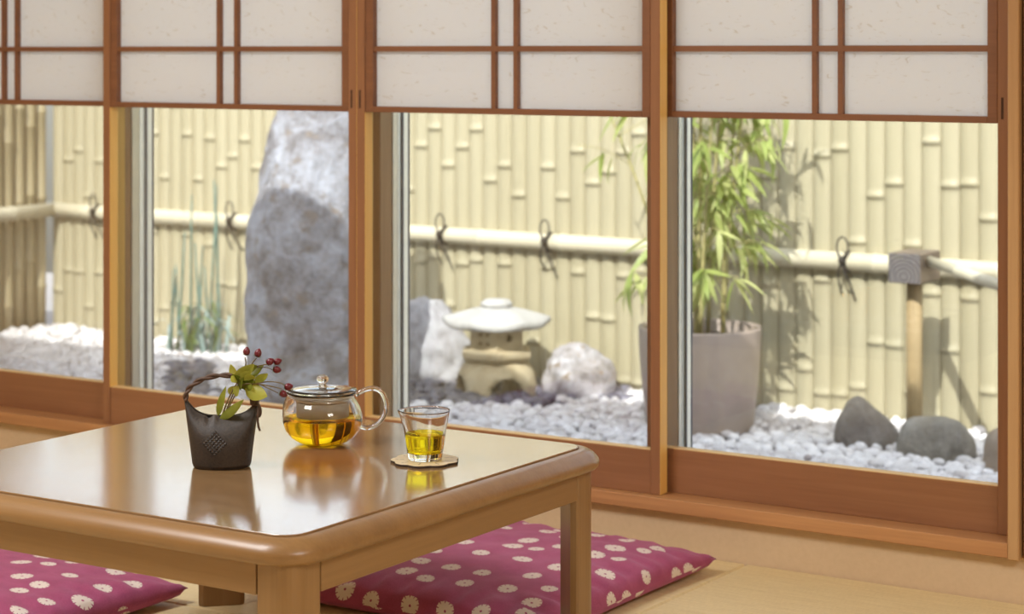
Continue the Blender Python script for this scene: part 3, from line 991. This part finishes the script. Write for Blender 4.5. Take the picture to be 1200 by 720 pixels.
# ------------------------------------------------------------------ horsetail rush clump
hr = thing('horsetail_rush', 'clump of thin blue-green rush stalks by the fence left of the boulder', 'plant', (-5.62, 6.42, G - 0.01), 0)
rh = random.Random(5)
for k in range(13):
    x, y = rh.uniform(-.12, .12), rh.uniform(-.06, .08)
    h = rh.uniform(0.30, 0.52) if k > 3 else rh.uniform(0.58, 0.74)
    lx = rh.uniform(-.05, .05)
    MB().tube([(x, y, 0), (x + lx * .3, y, h * .35), (x + lx * .7, y, h * .7), (x + lx, y, h)], [0.0055, 0.005, 0.0045, 0.003], 6).build('stalk', M['rush'], hr)
for k in range(34):
    a = rh.uniform(0, 2 * math.pi)
    ln = rh.uniform(.14, .30)
    x, y = rh.uniform(-.13, .12), rh.uniform(-.06, .06)
    p = spline([(x, y, 0), (x + .3 * ln * math.cos(a), y + .2 * ln * math.sin(a), ln * .75), (x + .8 * ln * math.cos(a), y + .5 * ln * math.sin(a), ln * rh.uniform(.35, .8))], 4)
    b = MB()
    n = len(p)
    rr = []
    for i, q in enumerate(p):
        w_ = 0.009 * (1 - i / n) ** .6
        sdir = Vector((-math.sin(a), math.cos(a), 0)) * w_
        rr.append([q - sdir, q + Vector((0, 0, -.002)), q + sdir])
    vs = [v for r_ in rr for v in r_]
    fs = []
    for i in range(n - 1):
        q = 3 * i
        fs += [(q, q + 1, q + 4, q + 3), (q + 1, q + 2, q + 5, q + 4)]
    b.add(vs, fs, True).build('blade', M['blade'] if k % 3 else M['low_leaf'], hr)

# ------------------------------------------------------------------ gravel
rg = random.Random(99)
def ico_variant(r, sub=2):
    bm = bmesh.new()
    bmesh.ops.create_icosphere(bm, subdivisions=sub, radius=1.0)
    off = Vector((r.uniform(0, 50),) * 3)
    for v in bm.verts:
        v.co *= 1 + 0.22 * noise.noise(v.co * 1.1 + off)
    return bm
vars_bm = []
for k in range(6):
    bm = ico_variant(rg)
    bm.verts.index_update()
    vars_bm.append((np.array([v.co[:] for v in bm.verts]), np.array([[q.index for q in f.verts] for f in bm.faces])))
    bm.free()
def var_mesh(k, mat, name):
    vs, fs = vars_bm[k]
    me = bpy.data.meshes.new(name)
    me.from_pydata(vs.tolist(), [], fs.tolist())
    me.polygons.foreach_set('use_smooth', [True] * len(fs))
    me.materials.append(mat)
    return me
blockers = [(-4.475, 5.71, .17), (-4.43, 6.40, .10), (-3.80, 6.38, .10), (-2.568, 6.06, .08), (-2.312, 5.99, .09), (-2.045, 5.95, .08), (PX, PY, .15), (-4.075, 6.27, .11), (SPX, SPY, .02)]
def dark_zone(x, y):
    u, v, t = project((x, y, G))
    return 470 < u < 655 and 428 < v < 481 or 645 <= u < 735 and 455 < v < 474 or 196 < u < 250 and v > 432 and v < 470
peb = []
sp_ = 0.0345
y = 4.7
while y < 7.0:
    x = -7.2
    while x < -1.0:
        px_, py_ = x + rg.uniform(-.35, .35) * sp_, y + rg.uniform(-.35, .35) * sp_
        if py_ < fence_y(px_) - 0.035 and px_ > x0f + 0.02 and not any((px_ - a) ** 2 + (py_ - b_) ** 2 < c * c for a, b_, c in blockers):
            peb.append((px_, py_, rg.random()))
        x += sp_
    y += sp_ * 0.9
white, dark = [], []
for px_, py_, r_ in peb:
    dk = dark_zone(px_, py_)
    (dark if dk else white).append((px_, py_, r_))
def visible(p):
    u, v, t = project((p[0], p[1], G))
    if not (2 < u < 1173) or v > 433 + 0.115 * u: return False
    if 119 < u < 195 or 405 < u < 476 or 760 < u < 820: return False
    if 215 < u < 540 and v > 450: return False
    if u < 690 and v > 505: return False
    return True
vis = [p for p in white if visible(p)]
vis.sort(key=lambda p: project((p[0], p[1], G))[2])
solo = set(vis[:300])
wm = [var_mesh(k, M['white_pebble'], 'white_pebble') for k in range(6)]
dm = [var_mesh(k, M['dark_pebble'], 'dark_pebble') for k in range(6)]
def pebble_xf(r, dk=False):
    s = 0.0185 * r.uniform(0.75, 1.35) * (1.25 if dk else 1.0)
    return s * r.uniform(.95, 1.3), s * r.uniform(.75, 1.0), s * r.uniform(.62, .92), r.uniform(0, 6.28), r.uniform(-.5, .5)
for p in sorted(solo):
    o = bpy.data.objects.new('white_pebble', wm[rg.randrange(6)])
    sx, sy, sz, a, tl = pebble_xf(rg)
    o.location = (p[0], p[1], G + 0.002 + rg.random() * 0.018)
    o.rotation_euler = (tl, tl * .5, a)
    o.scale = (sx, sy, sz)
    link(o)
    tag(o, 'smooth white pebble in the front of the gravel bed, just past the glass', 'pebble', 'white pebbles in front')
nd = 0
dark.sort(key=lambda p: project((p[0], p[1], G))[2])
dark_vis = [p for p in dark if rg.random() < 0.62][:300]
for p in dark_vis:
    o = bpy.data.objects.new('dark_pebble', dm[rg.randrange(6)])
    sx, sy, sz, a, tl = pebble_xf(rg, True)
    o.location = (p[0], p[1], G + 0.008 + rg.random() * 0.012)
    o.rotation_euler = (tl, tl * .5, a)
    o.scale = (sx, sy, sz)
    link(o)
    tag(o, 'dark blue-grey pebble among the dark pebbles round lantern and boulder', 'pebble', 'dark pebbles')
V, Fc, T = [], [], []
k0 = 0
for p in white:
    if p in solo: continue
    vs, fs = vars_bm[rg.randrange(6)]
    sx, sy, sz, a, tl = pebble_xf(rg)
    m = np.array(Matrix.Rotation(a, 3, 'Z') @ Matrix.Rotation(tl, 3, 'X') @ Matrix.Diagonal((sx, sy, sz)))
    V.append(vs @ m.T + np.array([p[0], p[1], G + 0.001 + rg.random() * 0.020]))
    Fc.append(fs + k0)
    T.append(np.full(len(vs), min(1, max(0, rg.gauss(0.62, 0.24)))))
    k0 += len(vs)
V, Fc, T = np.concatenate(V), np.concatenate(Fc), np.concatenate(T)
me = bpy.data.meshes.new('gravel')
me.vertices.add(len(V)); me.vertices.foreach_set('co', V.ravel())
me.loops.add(Fc.size); me.loops.foreach_set('vertex_index', Fc.ravel())
me.polygons.add(len(Fc)); me.polygons.foreach_set('loop_start', np.arange(0, Fc.size, 3))
me.polygons.foreach_set('use_smooth', np.ones(len(Fc), dtype=bool))
me.update(calc_edges=True)
at_ = me.attributes.new('tone', 'FLOAT', 'POINT')
at_.data.foreach_set('value', T.astype(np.float32))
me.materials.append(M['gravel'])
tag(link(bpy.data.objects.new('gravel', me)), 'white and grey gravel covering the garden bed', 'gravel', None, 'stuff')

# ------------------------------------------------------------------ low table
TZ = 0.362
TC = (-2.107, 2.534)
HX, HYT, RI = 0.3855, 0.3805, 0.035
tb = thing('low_table', 'low square wooden table with rounded rim and glossy top', 'table', (TC[0], TC[1], 0))
def rrect(o, z, n=8):
    """rounded rectangle loop, grown outward by o"""
    hx, hy, r = HX + o, HYT + o, max(0.004, RI + o)
    pts = []
    for cx_, cy_, a0 in ((hx - r, hy - r, 0), (-hx + r, hy - r, 90), (-hx + r, -hy + r, 180), (hx - r, -hy + r, 270)):
        for k in range(n + 1):
            a = R(a0 + 90 * k / n)
            pts.append((cx_ + r * math.cos(a), cy_ + r * math.sin(a), z))
    return pts
MB().rings([rrect(-.004, TZ - .03), rrect(-.0005, TZ - .03), rrect(-.0005, TZ - .0006), rrect(-.0012, TZ)], True, True, False).build('tabletop', M['table_top'], tb)
MB().rings([rrect(o, TZ + z) for o, z in ((.0006, -.030), (.0006, -.0045), (.0016, -.0028), (.004, -.0022), (.010, -.0026), (.018, -.0048), (.026, -.0095), (.0325, -.0165), (.0345, -.022), (.0335, -.0285), (.029, -.034), (.022, -.0362), (-.004, -.0362))], True, False, True, True).build('edge_rim', M['table_x'], tb)
AP_T, AP_B, AO = TZ - .0365, TZ - .080, 0.0130
LG = 0.062
hxo, hyo = HX + AO, HYT + AO
MB().box(-hxo + LG, hxo - LG, -hyo, -hyo + .02, AP_B, AP_T, .001).build('apron', M['table_x'], tb)
MB().box(-hxo + LG, hxo - LG, hyo - .02, hyo, AP_B, AP_T, .001).build('apron', M['table_x'], tb)
MB().box(-hxo, -hxo + .02, -hyo + LG, hyo - LG, AP_B, AP_T, .001).build('apron', M['table_y'], tb)
MB().box(hxo - .02, hxo, -hyo + LG, hyo - LG, AP_B, AP_T, .001).build('apron', M['table_y'], tb)
def leg_ring(z, k=1.0):
    r, L_, e, ch = 0.026, LG * k - .0008, 0.016, 0.0
    # local corner at (0,0): outer faces run along -x and -y
    pts = []
    for i in range(7):
        a = R(90 * i / 6)
        pts.append((-r + r * math.cos(a), -r + r * math.sin(a)))
    pts += [(-L_ + .003, 0), (-L_, -.003), (-L_, -e + .002), (-L_ + .002, -e)]
    pts += [(-e, -L_ + .002), (-e + .002, -L_), (-.003, -L_), (0, -L_ + .003)]
    return [(x, y, z) for x, y in pts]
leg_me = MB().rings([leg_ring(0, .97), leg_ring(.004), leg_ring(TZ - .0365)], True, True, True).mesh('leg', M['table_z'])
for px_ in leg_me.polygons: px_.use_smooth = False
for sx in (1, -1):
    for sy in (1, -1):
        o = bpy.data.objects.new('leg', leg_me)
        o.location = (sx * hxo, sy * hyo, 0)
        o.rotation_euler = (0, 0, {(1, 1): 0, (-1, 1): R(90), (-1, -1): R(180), (1, -1): R(270)}[(sx, sy)])
        link(o, tb)

# ------------------------------------------------------------------ floor cushions
def cushion(name, label, x0, x1, y0, y1, h, seed, group=None, rot=0.0):
    n = 64
    W_, D_ = x1 - x0, y1 - y0
    b = bmesh.new()
    uvs = {}
    idx = {}
    def height(u, v):
        q = (1 - abs(u) ** 2.6) * (1 - abs(v) ** 2.6)
        return max(0, q) ** 0.42
    off = Vector((seed * 2.3, seed, 0))
    for side_ in (1, -1):
        for i in range(n + 1):
            for j in range(n + 1):
                u, v = 2 * i / n - 1, 2 * j / n - 1
                edge = i in (0, n) or j in (0, n)
                if side_ == -1 and edge:
                    continue
                # edges bow in between the corners
                k = 1 - 0.055 * (1 - v * v) * abs(u) ** 3
                k2 = 1 - 0.055 * (1 - u * u) * abs(v) ** 3
                x, y = u * W_ / 2 * k, v * D_ / 2 * k2
                hh = height(u, v)
                e = min(1 - abs(u), 1 - abs(v))
                pk = noise.noise(Vector((x * 16, y * 16, 0)) + off) * 0.004 * min(1, e * 6)
                t_ = u if abs(v) > abs(u) else v
                wr = 0.0028 * math.sin(t_ * 34 + 3 * noise.noise(Vector((t_ * 5, seed, 0)))) * math.exp(-((e - 0.13) / 0.12) ** 2)
                zc = 0.026 * (max(abs(u), abs(v)) ** 3)
                if side_ == 1:
                    z = 0.020 + hh * (h - 0.022) + pk + wr + 0.0045 * (1 - abs(2 * noise.noise(Vector(((x + y) * 13, (x - y) * 4.5, seed * 7.0))))) ** 4 * min(1, e * 5) * max(0, min(1, (max(abs(u), abs(v)) - 0.35) * 2)) + zc * (1 - hh) * 0.4
                else:
                    z = max(0.0, 0.020 * (1 - hh * 1.5))
                if edge:
                    z = 0.022 + 0.006 * (abs(u * v)) ** 4
                idx[(side_, i, j)] = b.verts.new((x, y, z))
    def arc(side_):
        g = lambda i, j: (idx.get((side_, i, j)) or idx[(1, i, j)]).co
        m = n // 2
        U = [[0.0] * (n + 1) for _ in range(n + 1)]
        Vv = [[0.0] * (n + 1) for _ in range(n + 1)]
        for j in range(n + 1):
            for i in range(m, n): U[i + 1][j] = U[i][j] + (g(i + 1, j) - g(i, j)).length
            for i in range(m, 0, -1): U[i - 1][j] = U[i][j] - (g(i - 1, j) - g(i, j)).length
            for i in range(m, n): Vv[j][i + 1] = Vv[j][i] + (g(j, i + 1) - g(j, i)).length
            for i in range(m, 0, -1): Vv[j][i - 1] = Vv[j][i] - (g(j, i - 1) - g(j, i)).length
        return U, Vv
    AR = {1: arc(1), -1: arc(-1)}
    uvl = b.loops.layers.uv.new('UVMap')
    for side_ in (1, -1):
        for i in range(n):
            for j in range(n):
                ks = [(i, j), (i + 1, j), (i + 1, j + 1), (i, j + 1)]
                if side_ == -1: ks.reverse()
                vs = [idx.get((side_, a, c)) or idx[(1, a, c)] for a, c in ks]
                f = b.faces.new(vs)
                f.smooth = True
                for lp, (a, c) in zip(f.loops, ks):
                    lp[uvl].uv = (AR[side_][0][a][c] / W_ + 0.5 + seed * 3, AR[side_][1][a][c] / W_ + 0.5 + (2 if side_ < 0 else 0))
    me = bpy.data.meshes.new(name)
    b.to_mesh(me); b.free()
    me.materials.append(M['zabuton'])
    o = bpy.data.objects.new(name, me)
    o.location = ((x0 + x1) / 2, (y0 + y1) / 2, 0)
    o.rotation_euler = (0, 0, rot)
    link(o)
    return tag(o, label, 'cushion', group)
cushion('floor_cushion', 'plum floor cushion with white flower rings, between the table and the window wall', -2.45, -1.825, 2.95, 3.58, 0.078, 1, 'floor cushions')
cushion('floor_cushion', 'plum floor cushion with white flower rings, beyond the left side of the table', -3.16, -2.53, 2.24, 2.87, 0.080, 4, 'floor cushions')

# ------------------------------------------------------------------ basket-shaped vase
VX, VY = -2.103, 2.462
vs_ = thing('basket_vase', 'dark brown clay basket vase with twisted vine handle on the table', 'vase', (VX, VY, TZ), YAW)
def vring(s, shrink=0.0, n=48):
    """s from 0 (foot) to 1 (lip)"""
    out = []
    for j in range(n):
        a = 2 * math.pi * j / n
        ca, sa = math.cos(a), math.sin(a)
        rx = 0.0445 + 0.0135 * s ** 1.1 - shrink
        ry = max(0.0022, 0.030 + 0.007 * math.sin(s * math.pi * .75) - 0.026 * s ** 4 - shrink)
        top = 0.077 + 0.028 * abs(ca) ** 3.0
        if sa < 0 and abs(ca + 0.20) < 0.16:      # small dip and curl at the front lip
            top += 0.003 * s ** 12 * math.sin((ca + 0.20) / 0.16 * math.pi)
        x = rx * (abs(ca) ** 0.86) * (1 if ca >= 0 else -1)
        y = ry * sa
        z = s * top
        out.append((x, y, z))
    return out
NV = 168
def vr(s, sh=0.0): return vring(s, sh, NV)
vb = MB()
rings = [[(x * .90, y * .88, 0.0) for x, y, z in vr(0)], [(x * .975, y * .97, 0.0018) for x, y, z in vr(0)], [(x, y, 0.005) for x, y, z in vr(0.0)]]
rings += [vr(0.06 + 0.94 * k / 60) for k in range(61)]
def lipped(s, sh, dz): return [(x, y, z + dz) for x, y, z in vr(s, sh)]
rings += [lipped(1.0, .0008, .0016), lipped(1.0, .0025, .0018), lipped(1.0, .0040, 0.0)]
rings += [vr(s, .0045) for s in (.85, .6, .35, .12)]
vb.rings(rings, True, True, True)
vb.build('vase_body', M['vase'], vs_)
def vloc(u, v, dy=0.0):
    """a point in the vase's own frame from the photograph, dy behind its centre"""
    p = at(u, v, 3.203 + dy) - Vector((VX, VY, TZ))
    return Vector((p.dot(RGT), p.dot(FWD), p.z))
arch = spline([vloc(217.5, 470), vloc(218.5, 461), vloc(225, 452), vloc(238, 444.5), vloc(255, 440.5), vloc(272, 441), vloc(287, 447), vloc(296, 457), vloc(299, 468), vloc(300, 474)], 10)
hb_ = MB()
for ph in (0, math.pi):
    pts = []
    for i, p in enumerate(arch):
        d = (arch[min(i + 1, len(arch) - 1)] - arch[max(0, i - 1)]).normalized()
        u = Vector((0, 1, 0)); w_ = d.cross(u).normalized()
        a = ph + i * 0.30
        pts.append(p + (u * math.cos(a) + w_ * math.sin(a)) * 0.0021)
    hb_.tube(pts, 0.0025, 8)
hb_.build('handle', M['vine'], vs_)
wb = MB()
pts = []
for k in range(46):
    a = k * 0.62
    q = vloc(298.0 + 0.6 * k / 45, 467.5 + 7.0 * k / 45)
    pts.append(q + Vector((0.0062 * math.cos(a), 0.0062 * math.sin(a), 0)))
wb.tube(pts, 0.0014, 6)
wb.tube(spline([vloc(299, 475), vloc(302, 474, -.008), vloc(305, 480, -.01), vloc(304.5, 487, -.008), vloc(301, 489, -.004)], 6), 0.0023, 8)
wb.tube(spline([vloc(303, 478, -.012), vloc(302, 488, -.016), vloc(302.5, 498, -.016), vloc(304.5, 505, -.014)], 6), 0.0017, 8)
wb.tube(spline([vloc(297, 474), vloc(295.5, 479), vloc(295, 484)], 4), 0.0018, 8)
wb.build('handle_wrap', M['vine'], vs_)

# ------------------------------------------------------------------ berry sprig in the vase
T0 = 3.203
SP0 = at(258, 494, T0)
sg = thing('berry_sprig', 'sprig of green leaves and dark red berries in the basket vase', 'flower', SP0)
def sl(u, v, dt=0.0): return at(u, v, T0 + dt) - SP0
sb = MB()
def stem(pts, r0, r1):
    p = spline([sl(*q) for q in pts], 6)
    sb.tube(p, [r0 + (r1 - r0) * i / (len(p) - 1) for i in range(len(p))], 6)
stem([(258, 497, 0), (264, 477, 0), (273, 457, -.004), (284, 440, -.008), (288, 427, -.008), (287, 419, -.008)], .0016, .0009)
stem([(260, 496, .004), (268, 474, .006), (277, 455, .008), (288, 438, .01), (297, 424, .008), (301, 420, .004)], .0014, .0008)
stem([(262, 495, -.003), (272, 470, -.008), (284, 452, -.012), (300, 450.5, -.016), (318, 453, -.018), (330, 456, -.02)], .0014, .0008)
stem([(286, 440, 0), (298, 431, 0), (308, 428, -.004), (316, 427, -.008)], .0012, .0008)
stem([(300, 431, 0), (312, 431, -.004), (320, 434, -.006)], .0008, .0006)
stem([(300, 450, -.014), (314, 447.5, -.01), (328, 449, -.012), (335, 453, -.014)], .0009, .0007)
stem([(305, 451, -.015), (316, 456, -.018), (326, 461, -.02)], .0009, .0007)
sb.build('stem', M['sprig_stem'], sg)
def sprig_leaf(bu, bv, tu, tv, wpx, dt0, dt1, roll, curl=0.18):
    a, c = sl(bu, bv, dt0), sl(tu, tv, dt1)
    ln = (c - a).length
    me = leaf_mb(ln, wpx / F_PX * T0 * 1.15, curl, 0.35, 10).mesh('leaf', M['sprig_leaf'])
    o = bpy.data.objects.new('leaf', me)
    d = (c - a).normalized()
    side_ = d.cross(-FWD)
    if side_.length < .1: side_ = Vector((0, 0, 1))
    side_.normalize()
    nrm = side_.cross(d) * -1
    m = Matrix((d, side_, d.cross(side_))).transposed().to_4x4()
    link(o, sg)
    o.matrix_local = Matrix.Translation(a) @ m @ Matrix.Rotation(roll, 4, 'X')
for q in [(256, 488.5, 262.5, 449.5, 8, 0, -.012, .5), (257, 491, 290, 469.5, 10.5, -.006, -.02, -.5), (276, 449, 298, 424, 14, -.004, -.012, .3), (275.5, 441, 269.5, 427.5, 8, .006, .01, .5),
          (289, 443, 311, 429, 8, .008, .014, -.6), (300, 450, 314, 435.5, 10, -.01, -.02, .4), (287, 456, 316, 466.5, 16, -.014, -.034, -.3), (279, 453, 303, 440, 12, .0, -.02, -.5),
          (273, 455, 281, 464, 11, -.008, -.022, .3), (277, 445, 286, 457, 13, -.004, -.026, .5), (284, 438, 303, 430, 9, .014, .022, .3), (280, 450, 273, 437, 10, -.008, -.016, -.4), (290, 449, 304, 452, 9, .004, .02, .5), (268, 462, 277, 452, 8, .008, .014, .4),
          (281, 446, 295, 434, 10, -.012, -.02, .2), (283, 450, 298, 456, 10, -.006, -.022, -.2), (286, 445, 301, 441, 9, -.016, -.024, .5), (278, 448, 270, 440, 8, -.01, -.02, .2), (292, 436, 301, 427, 7, -.004, -.006, .4)]:
    sprig_leaf(*q)
bm = bmesh.new()
bmesh.ops.create_uvsphere(bm, u_segments=14, v_segments=10, radius=1.0)
for v in bm.verts:
    z = v.co.z
    v.co.x *= 1 - 0.12 * z; v.co.y *= 1 - 0.12 * z
    if z > .8: v.co.z += (z - .8) * 0.7
bmm = MB().bm(bm, True).mesh('berry', M['berry'])
cal = MB()
for k in range(5):
    a = 2 * math.pi * k / 5
    d = Vector((math.cos(a), math.sin(a), 0)); s_ = Vector((-math.sin(a), math.cos(a), 0))
    cal.add([d * .1 + Vector((0, 0, -1.05)), d * .75 - s_ * .42 + Vector((0, 0, -.86)), d * 1.45 + Vector((0, 0, -.75)), d * .75 + s_ * .42 + Vector((0, 0, -.86))], [(0, 1, 2, 3)], True)
calm = cal.mesh('sepals', M['sepal'])
for (u, v, dt, r_, dx, dz) in [(289, 412, -.008, .0060, .15, 1), (302.5, 414, .004, .0062, .3, 1), (316.5, 424, -.010, .0060, .75, .45), (325.3, 424, -.002, .0058, .9, .35), (324.5, 433.5, -.008, .0060, .9, -.1), (338, 453.5, -.016, .0062, .9, .2), (332, 462, -.022, .0059, .8, -.35)]:
    o = bpy.data.objects.new('berry', bmm)
    d = (RGT * dx + Vector((0, 0, dz))).normalized()
    o.location = sl(u, v, dt)
    o.rotation_euler = d.to_track_quat('Z', 'Y').to_euler()
    o.scale = (r_ * .92, r_ * .92, r_ * 1.05)
    link(o, sg)
    c = bpy.data.objects.new('sepals', calm)
    link(c, o)

# ------------------------------------------------------------------ glass teapot
TPX, TPY = -2.090, 2.697
tp = thing('glass_teapot', 'round clear glass teapot of amber tea with looped handle on the table', 'teapot', (TPX, TPY, TZ), YAW)
outer = [(0.0, .0004), (.024, .0002), (.031, .0010), (.041, .0045), (.052, .012), (.0605, .023), (.0645, .036), (.0640, .046), (.0610, .058), (.0560, .067), (.0520, .0725), (.0505, .0770), (.0520, .0800), (.0545, .0825)]
inner = [(.0533, .0843), (.0515, .0826), (.0495, .0800), (.0485, .0768), (.0502, .0715), (.0542, .0657), (.0590, .057), (.0620, .046), (.0625, .036), (.0585, .024), (.050, .0137), (.040, .0065), (.030, .0034), (.0, .0028)]
def spout_push(ring):
    out = []
    for x, y, z in ring:
        r = math.hypot(x, y)
        if r > 1e-6 and z > .042:
            a = math.atan2(y, -x)
            k = math.exp(-(a / .30) ** 2) * min(1, (z - .042) / .036)
            nr = r + k * .0095 * 1.0
            x, y = x * nr / r, y * nr / r
            z += k * .003
        out.append((x, y, z))
    return out
NT_ = 72
def lr(r, z, n=NT_): return [(r * math.cos(2 * math.pi * j / n), r * math.sin(2 * math.pi * j / n), z) for j in range(n)]
b = MB()
b.rings([spout_push(lr(max(r, .0004), z)) for r, z in outer + inner], True, True, True)
b.build('teapot_body', M['glass'], tp)
hp = spline([(.0535, 0, .0800), (.060, 0, .0830), (.070, 0, .0875), (.084, 0, .0895), (.097, 0, .082), (.1035, 0, .066), (.1015, 0, .049), (.091, 0, .034), (.077, 0, .026), (.0655, 0, .0265), (.0630, 0, .030)], 6)
MB().tube(hp, [.0050 if i < 4 else .0042 for i in range(len(hp))], 14).build('teapot_handle', M['glass'], tp)
tea = [(.0004, .0026), (.030, .0032), (.0402, .0063), (.0502, .0135), (.0587, .0238), (.0627, .036), (.0623, .0425), (.0615, .0432), (.0004, .0432)]
o = MB().rings([lr(r, z) for r, z in tea], True, True, True).build('tea', M['tea'], tp)
o['label'] = 'clear amber tea'
# infuser: mesh basket hung in the mouth, with a steel band
MB().rings([lr(r, z, 48) for r, z in ((.0478, .0762), (.0440, .0745), (.0430, .0720), (.0425, .0450), (.0405, .0448), (.0405, .0460), (.0420, .0465), (.0424, .0720), (.0434, .0750), (.0478, .0768))], True, False, True, False).build('infuser_basket', M['infuser'], tp)
MB().rings([lr(r, z, 48) for r, z in ((.0432, .0745), (.0432, .0690), (.0436, .0690), (.0436, .0745))], True, False, True, True).build('infuser_band', M['steel'], tp)
lid = MB()
lid.rings([lr(max(r, .0004), z) for r, z in ((.0, .0880), (.012, .0885), (.030, .0880), (.046, .0858), (.0545, .0848), (.0560, .0860), (.0550, .0878), (.046, .0890), (.030, .0912), (.014, .0922), (.0, .0924))], True, True, True)
lid_o = lid.build('lid', M['glass'], tp)
MB().rings([lr(max(r, .0004), z) for r, z in ((.0, .0926), (.0090, .0927), (.0066, .0945), (.0058, .0958), (.0062, .0980), (.0085, .1005), (.0096, .1040), (.0092, .1075), (.0070, .1105), (.0038, .1120), (.0, .1124))], True, True, True).build('knob', M['glass'], lid_o)

# ------------------------------------------------------------------ coaster and drinking glass
GX, GYY = -1.862, 2.661
co = MB()
nC = 96
def cring(k, z):
    return [((.0485 + .0050 * abs(math.sin(4.5 * 2 * math.pi * j / nC)) * 1.0 - k) * math.cos(2 * math.pi * j / nC), (.0485 + .0050 * abs(math.sin(4.5 * 2 * math.pi * j / nC)) - k) * math.sin(2 * math.pi * j / nC), z) for j in range(nC)]
ct = thing('coaster', 'scalloped thin wooden coaster with charred edge under the drinking glass', 'coaster', (GX, GYY, TZ), YAW)
MB().rings([cring(.0004, 0), cring(0, .0006), cring(0, .0036)], True, True, False).build('coaster_edge', M['coaster_edge'], ct)['label'] = 'dark charred edge'
MB().rings([cring(.0002, .0036), cring(.0006, .0042)], True, True, False).build('coaster_face', M['coaster'], ct)
sl_ = MB()
for k in range(9):
    a = 2 * math.pi * (k + .5) / 9
    for q in (.036, .0435):
        d = Vector((math.cos(a), math.sin(a), 0)); s_ = Vector((-math.sin(a), math.cos(a), 0))
        p = d * q
        L2, W2 = (.0034, .0007) if q < .04 else (.0022, .0007)
        sl_.add([p - d * L2 - s_ * W2 + Vector((0, 0, .00428)), p + d * L2 - s_ * W2 + Vector((0, 0, .00428)), p + d * L2 + s_ * W2 + Vector((0, 0, .00428)), p - d * L2 + s_ * W2 + Vector((0, 0, .00428))], [(0, 1, 2, 3)])
sl_.build('coaster_slits', M['coaster_edge'], ct)

dg = thing('drinking_glass', 'small flared drinking glass of yellow-green tea on the scalloped coaster', 'glass', (GX, GYY, TZ + .0043), YAW)
def gring(r, z, facet=0.0, lip=0.0, n=80):
    out = []
    for j in range(n):
        a = 2 * math.pi * j / n
        m = (a % (2 * math.pi / 10)) - math.pi / 10
        k = (math.cos(math.pi / 10) / math.cos(m)) * facet + (1 - facet)
        rr_ = r * k
        al = abs(((a - math.pi + math.pi) % (2 * math.pi)) - math.pi)
        rr_ += lip * math.exp(-(al / .22) ** 2)
        out.append((rr_ * math.cos(a), rr_ * math.sin(a), z))
    return out
gl = [(.0004, 0, 0), (.0230, 0, .3), (.0262, .0010, .3), (.0270, .0040, .3), (.0277, .0100, .3), (.0290, .0180, .2), (.0312, .035, .08), (.0338, .050, .0), (.0368, .066, 0), (.0386, .0752, 0), (.0390, .0760, 0)]
gi = [(.0385, .0768, 0), (.0378, .0762, 0), (.0372, .0745, 0), (.0352, .066, 0), (.0320, .050, 0), (.0293, .035, 0), (.0272, .018, 0), (.0262, .0125, 0), (.0240, .0112, 0), (.0004, .0108, 0)]
b = MB()
b.rings([gring(r, z, f, .004 * min(1, max(0, (z - .055) / .02))) for r, z, f in gl + gi], True, True, True)
b.build('glass_body', M['glass'], dg)
te = [(.0004, .0106), (.0241, .0110), (.0264, .0124), (.0274, .018), (.0295, .035), (.0304, .0402), (.0298, .0408), (.0004, .0408)]
o = MB().rings([gring(r, z) for r, z in te], True, True, True).build('tea', M['tea_light'], dg)
o['label'] = 'yellow-green tea'
